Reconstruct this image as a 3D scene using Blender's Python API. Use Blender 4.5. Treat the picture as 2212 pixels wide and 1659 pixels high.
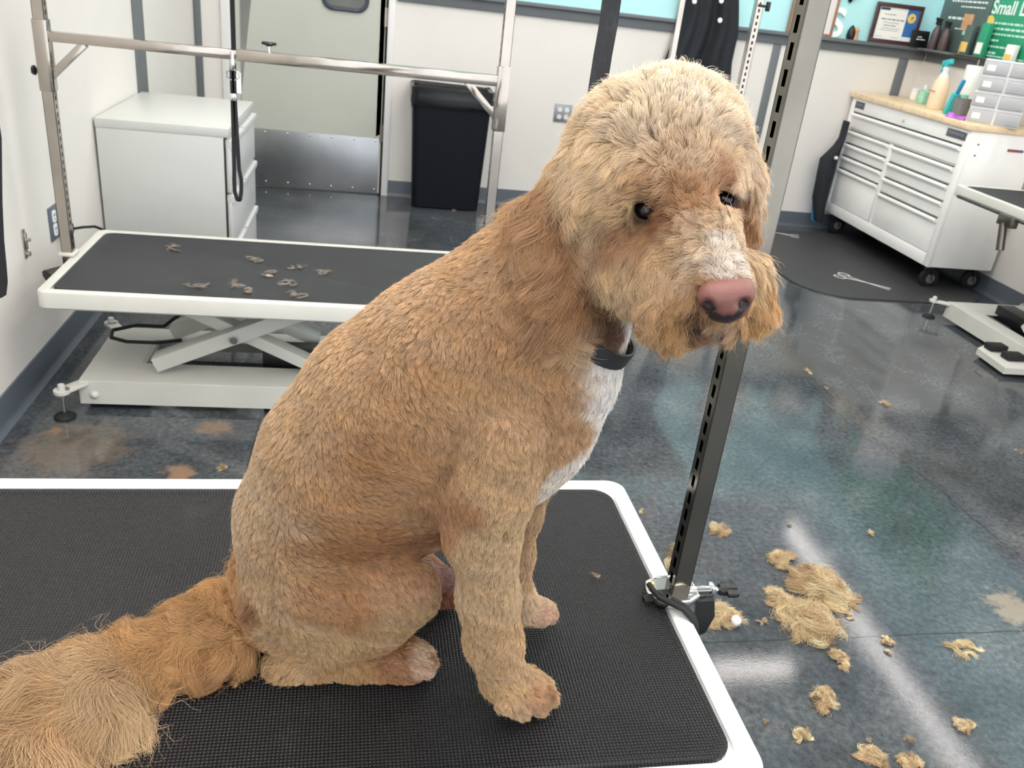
import bpy, bmesh, math, random
import numpy as np
from mathutils import Vector, Matrix
random.seed(7)
for o in list(bpy.data.objects): bpy.data.objects.remove(o)
S = bpy.context.scene
# ---------------------------------------------------------------- camera
F, PITCH, ROLL, YAW = 1826.88, .445258, .120896, .192763
CAM = np.array([0, 0, 1.41]); CX, CY = 1106, 829.5
_fw = np.array([0, math.cos(PITCH), -math.sin(PITCH)]); _rt = np.array([1., 0, 0]); _up = np.cross(_rt, _fw)
_c, _s = math.cos(ROLL), math.sin(ROLL)
_M = np.array([_c*_rt+_s*_up, -_s*_rt+_c*_up, _fw])
_c, _s = math.cos(-YAW), math.sin(-YAW)
_Z = np.array([[_c, -_s, 0], [_s, _c, 0], [0, 0, 1]])
RT, UP, FW = (_Z @ _M.T).T
cd = bpy.data.cameras.new('camera'); cam = bpy.data.objects.new('camera', cd); S.collection.objects.link(cam)
cd.sensor_fit = 'HORIZONTAL'; cd.sensor_width = 36; cd.lens = F/2212*36; cd.clip_start = .02; cd.clip_end = 60
m = Matrix.Identity(4)
for i in range(3):
    m[i][0] = RT[i]; m[i][1] = UP[i]; m[i][2] = -FW[i]; m[i][3] = CAM[i]
cam.matrix_world = m
cd.dof.use_dof = True; cd.dof.focus_distance = .92; cd.dof.aperture_fstop = 16.0
S.camera = cam
S.view_settings.view_transform = 'Standard'; S.view_settings.look = 'None'; S.view_settings.gamma = 1
S.view_settings.exposure = 1.0
S.cycles.max_bounces = 7; S.cycles.diffuse_bounces = 4; S.cycles.glossy_bounces = 4; S.cycles.transmission_bounces = 6; S.cycles.transparent_max_bounces = 8
S.cycles.sample_clamp_indirect = 4; S.cycles.caustics_reflective = False; S.cycles.caustics_refractive = False
S.cycles.use_denoising = True
# world: the rest of the bright store around the salon
W = bpy.data.worlds.new('world'); S.world = W; W.use_nodes = True
W.node_tree.nodes['Background'].inputs[0].default_value = (.93, .97, 1, 1)
W.node_tree.nodes['Background'].inputs[1].default_value = 1.25

def ray(x, y): return ((x-CX)*RT-(y-CY)*UP)/F+FW
def at(x, y, X=None, Y=None, Z=None):   # measured point of the photograph on a plane of the room
    d = ray(x, y)
    t = (X-CAM[0])/d[0] if X is not None else (Y-CAM[1])/d[1] if Y is not None else (Z-CAM[2])/d[2]
    return CAM+d*t

# ---------------------------------------------------------------- materials
def lin(c):
    return tuple(((v/255)/12.92 if v/255 <= .04045 else ((v/255+.055)/1.055)**2.4) for v in c)
class NT:
    def __init__(s, name):
        s.m = bpy.data.materials.new(name); s.m.use_nodes = True; s.t = s.m.node_tree; s.n = s.t.nodes
        s.b = s.n['Principled BSDF']
    def new(s, typ, **k):
        n = s.n.new(typ)
        for a, v in k.items():
            if a[0] == 'i' and a[1:].isdigit(): n.inputs[int(a[1:])].default_value = v
            elif a in n.inputs.keys() if hasattr(n.inputs, 'keys') else False: n.inputs[a].default_value = v
            else: setattr(n, a, v)
        return n
    def l(s, a, b): s.t.links.new(a, b)
    def coord(s, kind='Object', scale=(1, 1, 1)):
        c = s.new('ShaderNodeTexCoord'); mp = s.new('ShaderNodeMapping'); mp.inputs['Scale'].default_value = scale
        s.l(c.outputs[kind], mp.inputs[0]); return mp.outputs[0]
    def noise(s, vec, sc, det=4, rough=.55):
        n = s.new('ShaderNodeTexNoise'); n.inputs['Scale'].default_value = sc; n.inputs['Detail'].default_value = det; n.inputs['Roughness'].default_value = rough
        if vec is not None: s.l(vec, n.inputs['Vector'])
        return n.outputs['Fac']
    def ramp(s, fac, stops):
        r = s.new('ShaderNodeValToRGB'); e = r.color_ramp.elements
        while len(e) < len(stops): e.new(.5)
        for el, (p, c) in zip(e, stops):
            el.position = p; el.color = tuple(c)+(1,) if len(c) == 3 else c
        s.l(fac, r.inputs[0]); return r.outputs[0]
    def mix(s, fac, a, b, mode='MIX'):
        n = s.new('ShaderNodeMix', data_type='RGBA', blend_type=mode)
        for v, i in ((fac, 0), (a, 6), (b, 7)):
            if hasattr(v, 'node'): s.l(v, n.inputs[i])
            else: n.inputs[i].default_value = v if i == 0 else tuple(v)+(1,)
        return n.outputs[2]
    def math(s, op, a, b=0.0, c=None):
        n = s.new('ShaderNodeMath', operation=op)
        for i, v in enumerate((a, b, c)):
            if v is None: continue
            if hasattr(v, 'node'): s.l(v, n.inputs[i])
            else: n.inputs[i].default_value = v
        return n.outputs[0]
    def bump(s, h, st=.3, dist=.002):
        b = s.new('ShaderNodeBump'); b.inputs['Strength'].default_value = st; b.inputs['Distance'].default_value = dist
        s.l(h, b.inputs['Height']); s.l(b.outputs[0], s.b.inputs['Normal'])
def mat(name, rgb, rough=.5, metal=0, var=0, vs=6, bump=0, bs=200, spec=None, emit=None, alpha=None, trans=0, coat=0):
    t = NT(name); c = lin(rgb); b = t.b
    b.inputs['Base Color'].default_value = c+(1,); b.inputs['Roughness'].default_value = rough; b.inputs['Metallic'].default_value = metal
    if spec is not None: b.inputs['Specular IOR Level'].default_value = spec
    if coat: b.inputs['Coat Weight'].default_value = coat
    if trans: b.inputs['Transmission Weight'].default_value = trans
    v = t.coord('Object') if (var or bump) else None
    if var:
        n = t.noise(v, vs, 5)
        t.l(t.ramp(n, [(.3, tuple(x*(1-var) for x in c)), (.7, tuple(min(1, x*(1+var)) for x in c))]), b.inputs['Base Color'])
    if bump: t.bump(t.noise(v, bs, 3), bump, .001)
    if emit:
        b.inputs['Emission Color'].default_value = lin(emit[0])+(1,); b.inputs['Emission Strength'].default_value = emit[1]
    return t.m
M = {}
M['white_metal'] = mat('white_powder_coat', (246, 247, 247), .35, var=.04, vs=3)
M['cream_metal'] = mat('cream_powder_coat', (205, 205, 198), .4, var=.05, vs=4)
M['cart_white'] = mat('cart_paint', (244, 244, 242), .3, var=.03)
M['cab_grey'] = mat('cabinet_paint', (196, 199, 196), .35, var=.02)
M['cab_light'] = mat('cabinet_drawer_paint', (205, 206, 206), .35)
M['steel'] = mat('brushed_steel', (176, 168, 160), .14, 1, var=.10, vs=9, bump=.03, bs=60)
M['chrome'] = mat('chrome', (215, 215, 212), .08, 1)
M['dark_steel'] = mat('dark_steel', (110, 106, 100), .3, .9, var=.2, vs=10)
M['black'] = mat('black_plastic', (13, 14, 17), .42)
M['rubber'] = mat('black_rubber', (16, 17, 19), .7)
M['slot'] = mat('slot_shade_and_strap_black', (14, 14, 15), .8)  # paints the dark inside socket slots; also the upper strap's own black
M['slate'] = mat('slate_trim', (101, 106, 111), .5, var=.04)
M['slate_base'] = mat('slate_vinyl', (84, 92, 101), .42, var=.06)
M['wall'] = mat('white_wall_panel', (222, 219, 214), .55, var=.02, vs=2, bump=.12, bs=40)
M['wall_left'] = mat('white_wall_panel_left', (222, 219, 214), .5, var=.025, vs=3, bump=.12, bs=40)
M['blue'] = mat('light_blue_wall', (176, 224, 228), .6, var=.02)
M['door'] = mat('sage_door_paint', (184, 188, 178), .45, var=.03, vs=3)
M['kick'] = mat('kick_plate_aluminium', (160, 163, 166), .33, .9, var=.12, vs=4, bump=.1, bs=80)
M['frame_white'] = mat('white_door_frame', (226, 226, 226), .4)
M['gap'] = mat('dark_gap', (40, 38, 36), .8)
M['plate_grey'] = mat('steel_cover_plate', (150, 152, 154), .35, .6)
M['plate_slate'] = mat('slate_cover_plate', (88, 98, 108), .5)
M['socket'] = mat('white_socket', (232, 234, 236), .4)
M['wood'] = mat('butcher_block', (232, 206, 170), .45, var=.12, vs=25)
M['wood_edge'] = mat('butcher_block_edge', (190, 138, 92), .5, var=.15, vs=25)
M['coat'] = mat('black_smock_cloth', (22, 27, 34), .8, var=.25, vs=14)
M['liner'] = mat('black_bin_liner', (15, 17, 22), .22, bump=.5, bs=30)
M['bin'] = mat('black_bin_plastic', (13, 18, 24), .6, spec=.2)
M['turquoise'] = mat('turquoise_plastic', (60, 190, 196), .4)
M['blue_bag'] = mat('bright_blue_cloth', (45, 150, 205), .7)
M['ivory'] = mat('ivory_paper', (238, 236, 230), .6)
M['skin_tan'] = mat('tan_clay', (200, 150, 110), .5, var=.15, vs=40)
M['lamp'] = mat('light_diffuser', (255, 255, 255), .5, emit=((255, 246, 240), 9.0))
M['ceil'] = mat('ceiling_panel', (236, 236, 233), .8, var=.02)

# ---------------------------------------------------------------- mesh builder
C = S.collection
class MB:
    def __init__(s): s.bm = bmesh.new()
    def _add(s, bm2, mx=None):
        if mx is not None: bmesh.ops.transform(bm2, matrix=mx, verts=bm2.verts)
        me = bpy.data.meshes.new('tmp'); bm2.to_mesh(me); bm2.free(); s.bm.from_mesh(me); bpy.data.meshes.remove(me); return s
    def box(s, x0, x1, y0, y1, z0, z1, bev=0, mx=None, seg=2):
        b = bmesh.new(); bmesh.ops.create_cube(b, size=1)
        for v in b.verts: v.co = Vector(((x0+x1)/2+v.co.x*(x1-x0), (y0+y1)/2+v.co.y*(y1-y0), (z0+z1)/2+v.co.z*(z1-z0)))
        if bev: bmesh.ops.bevel(b, geom=b.edges[:], offset=bev, segments=seg, affect='EDGES', profile=.5)
        return s._add(b, mx)
    def bar(s, p0, p1, w, h, bev=0, up=(0, 0, 1)):
        p0, p1 = Vector(p0), Vector(p1); d = p1-p0; L = d.length; z = d.normalized(); x = Vector(up).cross(z)
        if x.length < 1e-4: x = Vector((1, 0, 0))
        x.normalize(); y = z.cross(x)
        mx = Matrix((x, y, z)).transposed().to_4x4(); mx.translation = p0
        return s.box(-w/2, w/2, -h/2, h/2, 0, L, bev, mx)
    def tube(s, pts, r, n=10, caps=True, taper=None):
        pts = [Vector(p) for p in pts]; b = bmesh.new(); rings = []; prev = None
        for i, p in enumerate(pts):
            t = (pts[min(i+1, len(pts)-1)]-pts[max(i-1, 0)]).normalized()
            if prev is None:
                a = t.orthogonal().normalized()
            else:
                a = (prev-t*prev.dot(t)).normalized()
            prev = a; c = t.cross(a); rr = taper[i] if taper else r
            rings.append([b.verts.new(p+a*math.cos(2*math.pi*k/n)*rr+c*math.sin(2*math.pi*k/n)*rr) for k in range(n)])
        for i in range(len(rings)-1):
            for k in range(n): b.faces.new((rings[i][k], rings[i][(k+1) % n], rings[i+1][(k+1) % n], rings[i+1][k]))
        if caps: b.faces.new(rings[0][::-1]); b.faces.new(rings[-1])
        return s._add(b)
    def lathe(s, prof, n=24, mx=None):
        b = bmesh.new(); rings = []
        for r, z in prof: rings.append([b.verts.new((max(r, 1e-5)*math.cos(2*math.pi*k/n), max(r, 1e-5)*math.sin(2*math.pi*k/n), z)) for k in range(n)])
        for i in range(len(rings)-1):
            for k in range(n): b.faces.new((rings[i][k], rings[i][(k+1) % n], rings[i+1][(k+1) % n], rings[i+1][k]))
        b.faces.new(rings[0][::-1]); b.faces.new(rings[-1])
        return s._add(b, mx)
    def cyl(s, p0, p1, r, n=16, r2=None):
        p0, p1 = Vector(p0), Vector(p1); r2 = r if r2 is None else r2
        return s.tube([p0, p0+(p1-p0)*.5, p1], r, n, taper=[r, (r+r2)/2, r2])
    def loops(s, lp, mx=None, cap0=True, cap1=True):
        b = bmesh.new(); rs = [[b.verts.new(p) for p in L] for L in lp]; n = len(lp[0])
        for i in range(len(rs)-1):
            for k in range(n): b.faces.new((rs[i][k], rs[i][(k+1) % n], rs[i+1][(k+1) % n], rs[i+1][k]))
        if cap0: b.faces.new(rs[0][::-1])
        if cap1: b.faces.new(rs[-1])
        bmesh.ops.recalc_face_normals(b, faces=b.faces)
        return s._add(b, mx)
    def prism(s, poly, z0, z1, mx=None, bev=0):
        lp = [[(x, y, z0) for x, y in poly], [(x, y, z1) for x, y in poly]]
        return s.loops(lp, mx)
    def grid(s, fn, nu, nv):
        b = bmesh.new(); g = [[b.verts.new(fn(i/(nu-1), j/(nv-1))) for j in range(nv)] for i in range(nu)]
        for i in range(nu-1):
            for j in range(nv-1): b.faces.new((g[i][j], g[i+1][j], g[i+1][j+1], g[i][j+1]))
        return s._add(b)
    def build(s, name, m, parent=None, smooth=True, ang=40):
        me = bpy.data.meshes.new(name); s.bm.normal_update(); s.bm.to_mesh(me); s.bm.free()
        o = bpy.data.objects.new(name, me); C.objects.link(o)
        me.materials.append(M[m] if isinstance(m, str) else m)
        if smooth and len(me.polygons):
            me.shade_smooth(); me.set_sharp_from_angle(angle=math.radians(ang))
        if parent: o.parent = parent
        return o
def rrect(x0, x1, y0, y1, r, n=5):
    pts = []
    for cx, cy, a in ((x1-r, y1-r, 0), (x0+r, y1-r, 90), (x0+r, y0+r, 180), (x1-r, y0+r, 270)):
        for k in range(n+1):
            t = math.radians(a+90*k/n); pts.append((cx+r*math.cos(t), cy+r*math.sin(t)))
    return pts
def tag(o, label, cat, group=None):
    o['label'] = label; o['category'] = cat
    if group: o['group'] = group
    return o
def empty(name, label, cat, loc=(0, 0, 0), rz=0, group=None):
    o = bpy.data.objects.new(name, None); C.objects.link(o); o.location = loc; o.rotation_euler = (0, 0, rz); o.empty_display_size = .1
    return tag(o, label, cat, group)
def struct(o): o['kind'] = 'structure'; return o
def text(name, body, size, m, mx, parent=None, ext=.0004, align='CENTER', shear=0, bold=0):
    cu = bpy.data.curves.new(name, 'FONT'); cu.body = body; cu.size = size; cu.extrude = ext; cu.align_x = align; cu.align_y = 'CENTER'; cu.shear = shear; cu.offset = bold
    t = bpy.data.objects.new(name, cu); C.objects.link(t)
    bpy.context.view_layer.update()
    me = bpy.data.meshes.new_from_object(t); bpy.data.objects.remove(t)
    me.transform(mx); o = bpy.data.objects.new(name, me); C.objects.link(o); me.materials.clear(); me.materials.append(M[m] if isinstance(m, str) else m)
    if parent: o.parent = parent
    return o
def facing(loc, xdir, ydir=(0, 0, 1)):
    x = Vector(xdir).normalized(); y = Vector(ydir).normalized(); z = x.cross(y)
    mx = Matrix((x, y, z)).transposed().to_4x4(); mx.translation = Vector(loc); return mx

# ---------------------------------------------------------------- the room
XL, XR, YB = -1.083, 3.70, 5.736
RZ = 1.285  # top of the chair rail
def floor_material():
    t = NT('polished_stained_concrete'); v = t.coord('Object')
    n1 = t.noise(v, 1.1, 6, .6); n2 = t.noise(v, 4.5, 8, .65); n3 = t.noise(v, 60, 5, .7); n4 = t.noise(v, 170, 3, .65)
    base = t.ramp(n1, [(.32, lin((40, 44, 49))), (.5, lin((70, 76, 83))), (.68, lin((90, 95, 101)))])
    base = t.mix(t.math('MULTIPLY', t.ramp(t.noise(t.coord('Object', (1, 1, 1)), 1.7, 7, .7), [(.5, (0, 0, 0)), (.72, (1, 1, 1))]), .45), base, lin((112, 100, 88)))
    base = t.mix(.5, base, t.ramp(n2, [(.3, lin((32, 37, 42))), (.55, lin((72, 79, 83))), (.75, lin((108, 110, 110)))]))
    base = t.mix(1.0, base, t.ramp(n3, [(.3, (.45, .45, .45)), (.5, (.95, .94, .93)), (.72, (1.6, 1.57, 1.5))]), 'MULTIPLY')
    base = t.mix(.8, base, t.ramp(n4, [(.28, (.35, .35, .35)), (.42, (1, 1, 1)), (1, (1.1, 1.1, 1.1))]), 'MULTIPLY')
    # slab joints, one wandering crack and a few tan stains
    sp = t.new('ShaderNodeSeparateXYZ'); t.l(v, sp.inputs[0]); x, y = sp.outputs[0], sp.outputs[1]
    wob = t.math('MULTIPLY', t.math('SUBTRACT', t.noise(v, 9, 5, .7), .5), .05)
    wob2 = t.noise(v, 22, 6, .7)
    def line(d, w): return t.math('LESS_THAN', t.math('ABSOLUTE', d), w)
    j1 = line(t.math('ADD', t.math('SUBTRACT', t.math('SUBTRACT', y, 1.468), t.math('MULTIPLY', x, .0263)), t.math('MULTIPLY', wob, .25)), .0022)
    j2 = t.math('MULTIPLY', line(t.math('ADD', t.math('ADD', x, .335), t.math('MULTIPLY', wob, .2)), .002), t.math('GREATER_THAN', y, 1.47))
    yy = t.math('SUBTRACT', y, 1.6)
    j3 = t.math('MULTIPLY', line(t.math('ADD', t.math('ADD', t.math('SUBTRACT', x, 1.985), t.math('MULTIPLY', t.math('MULTIPLY', yy, yy), .10)), t.math('MULTIPLY', wob, 1.2)), .0018), t.math('MULTIPLY', t.math('GREATER_THAN', y, 1.47), t.math('LESS_THAN', y, 3.6)))
    base = t.mix(t.math('MINIMUM', t.math('ADD', j1, t.math('ADD', j2, t.math('MULTIPLY', j3, .7))), .85), base, (.012, .012, .013))
    for sx, sy, sr, c in ((1.789, 1.60, .075, (158, 142, 120)), (-.52, 2.22, .045, (160, 126, 94)), (-.47, 2.50, .05, (146, 116, 90)), (-.93, 2.45, .02, (170, 122, 84)), (-.85, 2.35, .16, (112, 98, 82))):
        dd = t.new('ShaderNodeVectorMath', operation='DISTANCE'); t.l(v, dd.inputs[0]); dd.inputs[1].default_value = (sx, sy, 0)
        f = t.ramp(t.math('ADD', t.math('DIVIDE', dd.outputs['Value'], sr*2), t.math('MULTIPLY', t.math('SUBTRACT', wob2, .5), 1.5)), [(.30, (.6,)*3), (.60, (0,)*3)])
        base = t.mix(f, base, lin(c))
    t.l(base, t.b.inputs['Base Color'])
    t.l(t.ramp(n2, [(.2, (.035,)*3), (.8, (.11,)*3)]), t.b.inputs['Roughness'])
    t.b.inputs['Specular IOR Level'].default_value = .55
    t.bump(n4, .11, .0006)
    return t.m
M['floor'] = floor_material()
struct(MB().box(-4, 7.5, -3, 11, -.05, 0).build('floor', 'floor'))
struct(MB().box(-4, 7.5, -3, 11, 3.3, 3.35).build('ceiling', 'ceil'))
WH = 2.35
# back wall with the door opening left in it, lower white panels and upper light blue
def wall_split(nm, boxes, mlow, parent=None):
    a = MB()
    for bx in boxes: a.box(*bx)
    return a.build(nm, mlow, parent)
wb = struct(wall_split('wall_back', [(XL-.1, -.862, YB, YB+.1, 0, WH), (.085, XR+.1, YB, YB+.1, 0, RZ-.02), (-.862, .085, YB, YB+.1, 2.12, WH)], 'wall'))
o = MB().box(.12, XR+.1, YB-.002, YB+.1, RZ-.02, WH).build('upper_panel', 'blue', wb)
wl = struct(wall_split('wall_left', [(XL-.1, XL, -2, YB+.1, 0, WH)], 'wall_left'))
wr = struct(wall_split('wall_right', [(XR, XR+.1, 1.2, YB+.1, 0, RZ-.02)], 'wall'))
MB().box(XR-.002, XR+.1, 1.2, YB+.1, RZ-.02, WH).build('upper_panel', 'blue', wr)
def base_prof(name, p0, p1, nrm):
    # vinyl cove base: a tall face and a toe that runs out on the floor
    prof = [(0, .104), (.006, .104), (.007, .1), (.007, .022), (.010, .010), (.020, .003), (.024, 0), (0, 0)]
    p0, p1, n = Vector(p0), Vector(p1), Vector(nrm)
    return struct(MB().loops([[p+n*a+Vector((0, 0, z)) for a, z in prof] for p in (p0, p1)]).build(name, 'slate_base', ang=60))
base_prof('baseboard_back', (.11, YB, 0), (XR, YB, 0), (0, -1, 0))
base_prof('baseboard_back.001', (XL, YB, 0), (-.93, YB, 0), (0, -1, 0))
base_prof('baseboard_left', (XL, -1.5, 0), (XL, YB, 0), (1, 0, 0))
base_prof('baseboard_right', (XR, 1.3, 0), (XR, YB, 0), (-1, 0, 0))
def rail(name, x0, x1, y0, y1, ax):
    a = MB(); a.box(x0, x1, y0, y1, 1.205, 1.262, .002)
    if ax == 'y': a.box(x0, x1, y0-.028, y1, 1.262, RZ, .003)
    else: a.box(x0-.028, x1, y0, y1, 1.262, RZ, .003)
    return struct(a.build(name, 'slate'))
rail('trim_1', .12, XR, YB-.015, YB-.001, 'y')
rail('trim_2', XR-.015, XR-.001, 1.3, YB-.044, 'x')
for i, (a, b) in enumerate([(2.60, 2.655), (3.523, 3.59)]):
    struct(MB().box(a, b, YB-.010, YB-.001, .1, 1.205, .002).build('trim_%d' % (3+i), 'slate'))
struct(MB().box(-1.082, -1.04, YB-.009, YB-.001, .1, WH, .002).build('trim_5', 'slate'))
struct(MB().box(XL+.001, XL+.009, 4.33, 4.50, .1, WH, .002).build('trim_6', 'slate'))
# door frame, door
fr = MB(); fr.box(-.925, -.85, YB-.02, YB+.09, 0, 2.12, .003); fr.box(.068, .11, YB-.02, YB+.09, 0, 2.12, .003); fr.box(-.925, .11, YB-.02, YB+.09, 2.12, 2.2, .003)
struct(fr.build('trim_7', 'frame_white'))
struct(MB().box(.052, .068, YB+.02, YB+.08, 0, 2.12).build('trim_8', 'gap'))  # dark strip painted in as the shade of the gap beside the door
dr = empty('door_1', 'x', 'door'); del dr['label'], dr['category']; dr['kind'] = 'structure'
dy = YB+.005
# door leaf with a rounded opening for the window
def leaf():
    b = MB(); x0, x1, z0, z1 = -.850, .050, .012, 2.115; wx0, wx1, wz0, wz1 = -.335, -.050, 1.112, 1.72
    n = 6; inner = rrect(wx0, wx1, wz0, wz1, .07, n); outer = []
    for x, z in inner:   # project each inner point to the outer rectangle
        cx, cz = (wx0+wx1)/2, (wz0+wz1)/2; dx, dz = x-cx, z-cz
        t = min([abs(((x1 if dx > 0 else x0)-cx)/dx) if dx else 1e9, abs(((z1 if dz > 0 else z0)-cz)/dz) if dz else 1e9])
        outer.append((cx+dx*t, cz+dz*t))
    L = [[(x, dy+.045, z) for x, z in inner], [(x, dy, z) for x, z in inner], [(x, dy, z) for x, z in outer], [(x, dy+.045, z) for x, z in outer], [(x, dy+.045, z) for x, z in inner]]
    b.loops(L, cap0=False, cap1=False)
    b.box(x0-.004, x0+.03, dy, dy+.045, z0, z1); b.box(x1-.03, x1+.004, dy, dy+.045, z0, z1)
    b.box(x0, x1, dy+.001, dy+.045, z0, z0+.3); b.box(x0, x1, dy+.001, dy+.045, z1-.1, z1)
    return b.build('door_leaf', 'door', dr, smooth=False)
leaf()
g0 = rrect(-.335, -.050, 1.112, 1.72, .07, 6); g1 = rrect(-.310, -.075, 1.137, 1.695, .05, 6)
MB().loops([[(x, dy-.002, z) for x, z in g0], [(x, dy-.012, z) for x, z in g0], [(x, dy-.016, z) for x, z in rrect(-.328, -.057, 1.119, 1.713, .065, 6)], [(x, dy-.012, z) for x, z in g1], [(x, dy+.02, z) for x, z in g1]], cap0=False, cap1=False).build('window_gasket', mat('dark_slate_gasket', (50, 60, 72), .45), dr)
t = NT('window_glass'); t.b.inputs['Transmission Weight'].default_value = 1; t.b.inputs['Roughness'].default_value = .02; t.b.inputs['IOR'].default_value = 1.1; t.b.inputs['Base Color'].default_value = (.93, .95, .94, 1); M['glass'] = t.m
MB().box(-.315, -.07, dy+.018, dy+.023, 1.13, 1.70).build('window_pane', 'glass', dr)
kp = MB().box(-.846, .044, dy-.003, dy+.001, .006, .37, .001).build('kick_plate', 'kick', dr)
rv = MB()
for k in range(7):
    for z in (.035, .352):
        x = -.82+k*.14; rv.lathe([(.006, 0), (.006, .002), (.003, .004), (.0, .0045)], 8, Matrix.Translation((x, dy-.003, z)) @ Matrix.Rotation(math.pi/2, 4, 'X'))
rv.build('rivets', 'chrome', kp)
hg = MB()
for z in (.35, 1.05, 1.9):
    hg.cyl((.052, dy-.006, z), (.052, dy-.006, z+.11), .008, 10); hg.box(.045, .066, dy-.004, dy+.001, z, z+.11)
hg.build('hinges', 'steel', dr)
# what is seen through the door window: the back room's wall
struct(MB().box(-1.6, 1.2, 8.2, 8.3, 0, 2.6).build('wall_back_room', mat('back_room_wall', (150, 146, 138), .7, var=.3, vs=1.5)))
# ceiling lights of the store, and unseen strips added for fill
def lamp(x0, x1, y0, y1, z, label):
    e = empty('ceiling_light', label, 'ceiling light', ((x0+x1)/2, (y0+y1)/2, z), 0, 'strip lights under the ceiling')
    hx, hy = (x1-x0)/2, (y1-y0)/2
    MB().box(-hx-.02, hx+.02, -hy-.02, hy+.02, .02, .08, .004).build('housing', 'white_metal', e)
    MB().box(-hx, hx, -hy, hy, 0, .02, .004).build('diffuser', 'lamp', e)
    MB().cyl((0, -hy*.6, .08), (0, -hy*.6, 3.3-z), .006, 8).build('hanger', 'steel', e); MB().cyl((0, hy*.6, .08), (0, hy*.6, 3.3-z), .006, 8).build('hanger', 'steel', e)
LL = 'long white strip light hung from the ceiling out of view'
lamp(4.03, 4.09, 3.2, 6.2, 3.0, LL+', beyond the right wall'); lamp(5.62, 5.70, 5.0, 6.4, 3.0, LL+', far right'); lamp(5.62, 5.78, 7.8, 9.0, 3.0, LL+', far right and farthest'); lamp(2.6, 3.25, 4.35, 4.44, 3.0, LL+', the short crosswise one')
lamp(1.9, 2.1, -1.2, 1.6, 3.0, LL+', right of the dog'); lamp(-.3, -.1, -1.8, 2.2, 3.0, LL+', above the photographer'); lamp(.9, 1.1, -.6, 2.8, 3.0, LL+', above the dog')
lamp(2.8, 2.94, .4, 2.9, 3.0, LL+', added for fill above the pile of hair'); lamp(3.34, 3.48, 1.4, 3.3, 3.0, LL+', added for fill above the right table'); lamp(-.85, -.75, -.5, 2.6, 3.0, LL+', added for fill along the left wall')  # fill strips added to lift the cart corner and the left wall
lamp(-.2, 0, 3.2, 5.4, 3.0, LL+', added for fill before the sage door'); lamp(2.18, 2.42, 3.6, 5.4, 3.0, LL+', added for fill before the black smock'); lamp(1.2, 1.4, 3.4, 5.3, 3.0, LL+', added for fill before the white back wall')  # fill strips added to brighten the back wall
# ---------------------------------------------------------------- furniture
def mat_pad(name, base, pitch, sheen, st=.5):
    t = NT(name); v = t.coord('Object'); sx = t.new('ShaderNodeSeparateXYZ'); t.l(v, sx.inputs[0])
    k = 2*math.pi/pitch
    a = t.math('SINE', t.math('MULTIPLY', sx.outputs[0], k)); b = t.math('SINE', t.math('MULTIPLY', sx.outputs[1], k))
    h = t.math('MAXIMUM', t.math('MULTIPLY', a, b), t.math('MULTIPLY', t.math('MULTIPLY', a, b), -1.0))
    w = t.math('MULTIPLY', t.math('ABSOLUTE', a), t.math('ABSOLUTE', b))
    n = t.noise(v, 5, 6, .65); c = lin(base)
    col = t.ramp(n, [(.3, tuple(x*.75 for x in c)), (.62, c), (.8, tuple(min(1, x*1.9+.01) for x in c))])
    col = t.mix(t.math('SUBTRACT', 1.0, t.math('MINIMUM', t.math('MULTIPLY', w, 2.0), 1.0)), col, tuple(x*.15 for x in c))  # hollows between the raised dots darkened in colour, like shade
    t.l(col, t.b.inputs['Base Color'])
    t.b.inputs['Roughness'].default_value = sheen
    t.b.inputs['Specular IOR Level'].default_value = .30
    t.bump(w, st, pitch*.12)
    return t.m
M['pad'] = mat_pad('ribbed_rubber_mat', (31, 32, 35), .0084, .34, 1.0)
M['pad_far'] = mat_pad('worn_ribbed_rubber_mat', (56, 59, 62), .0090, .5, .4)

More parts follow.
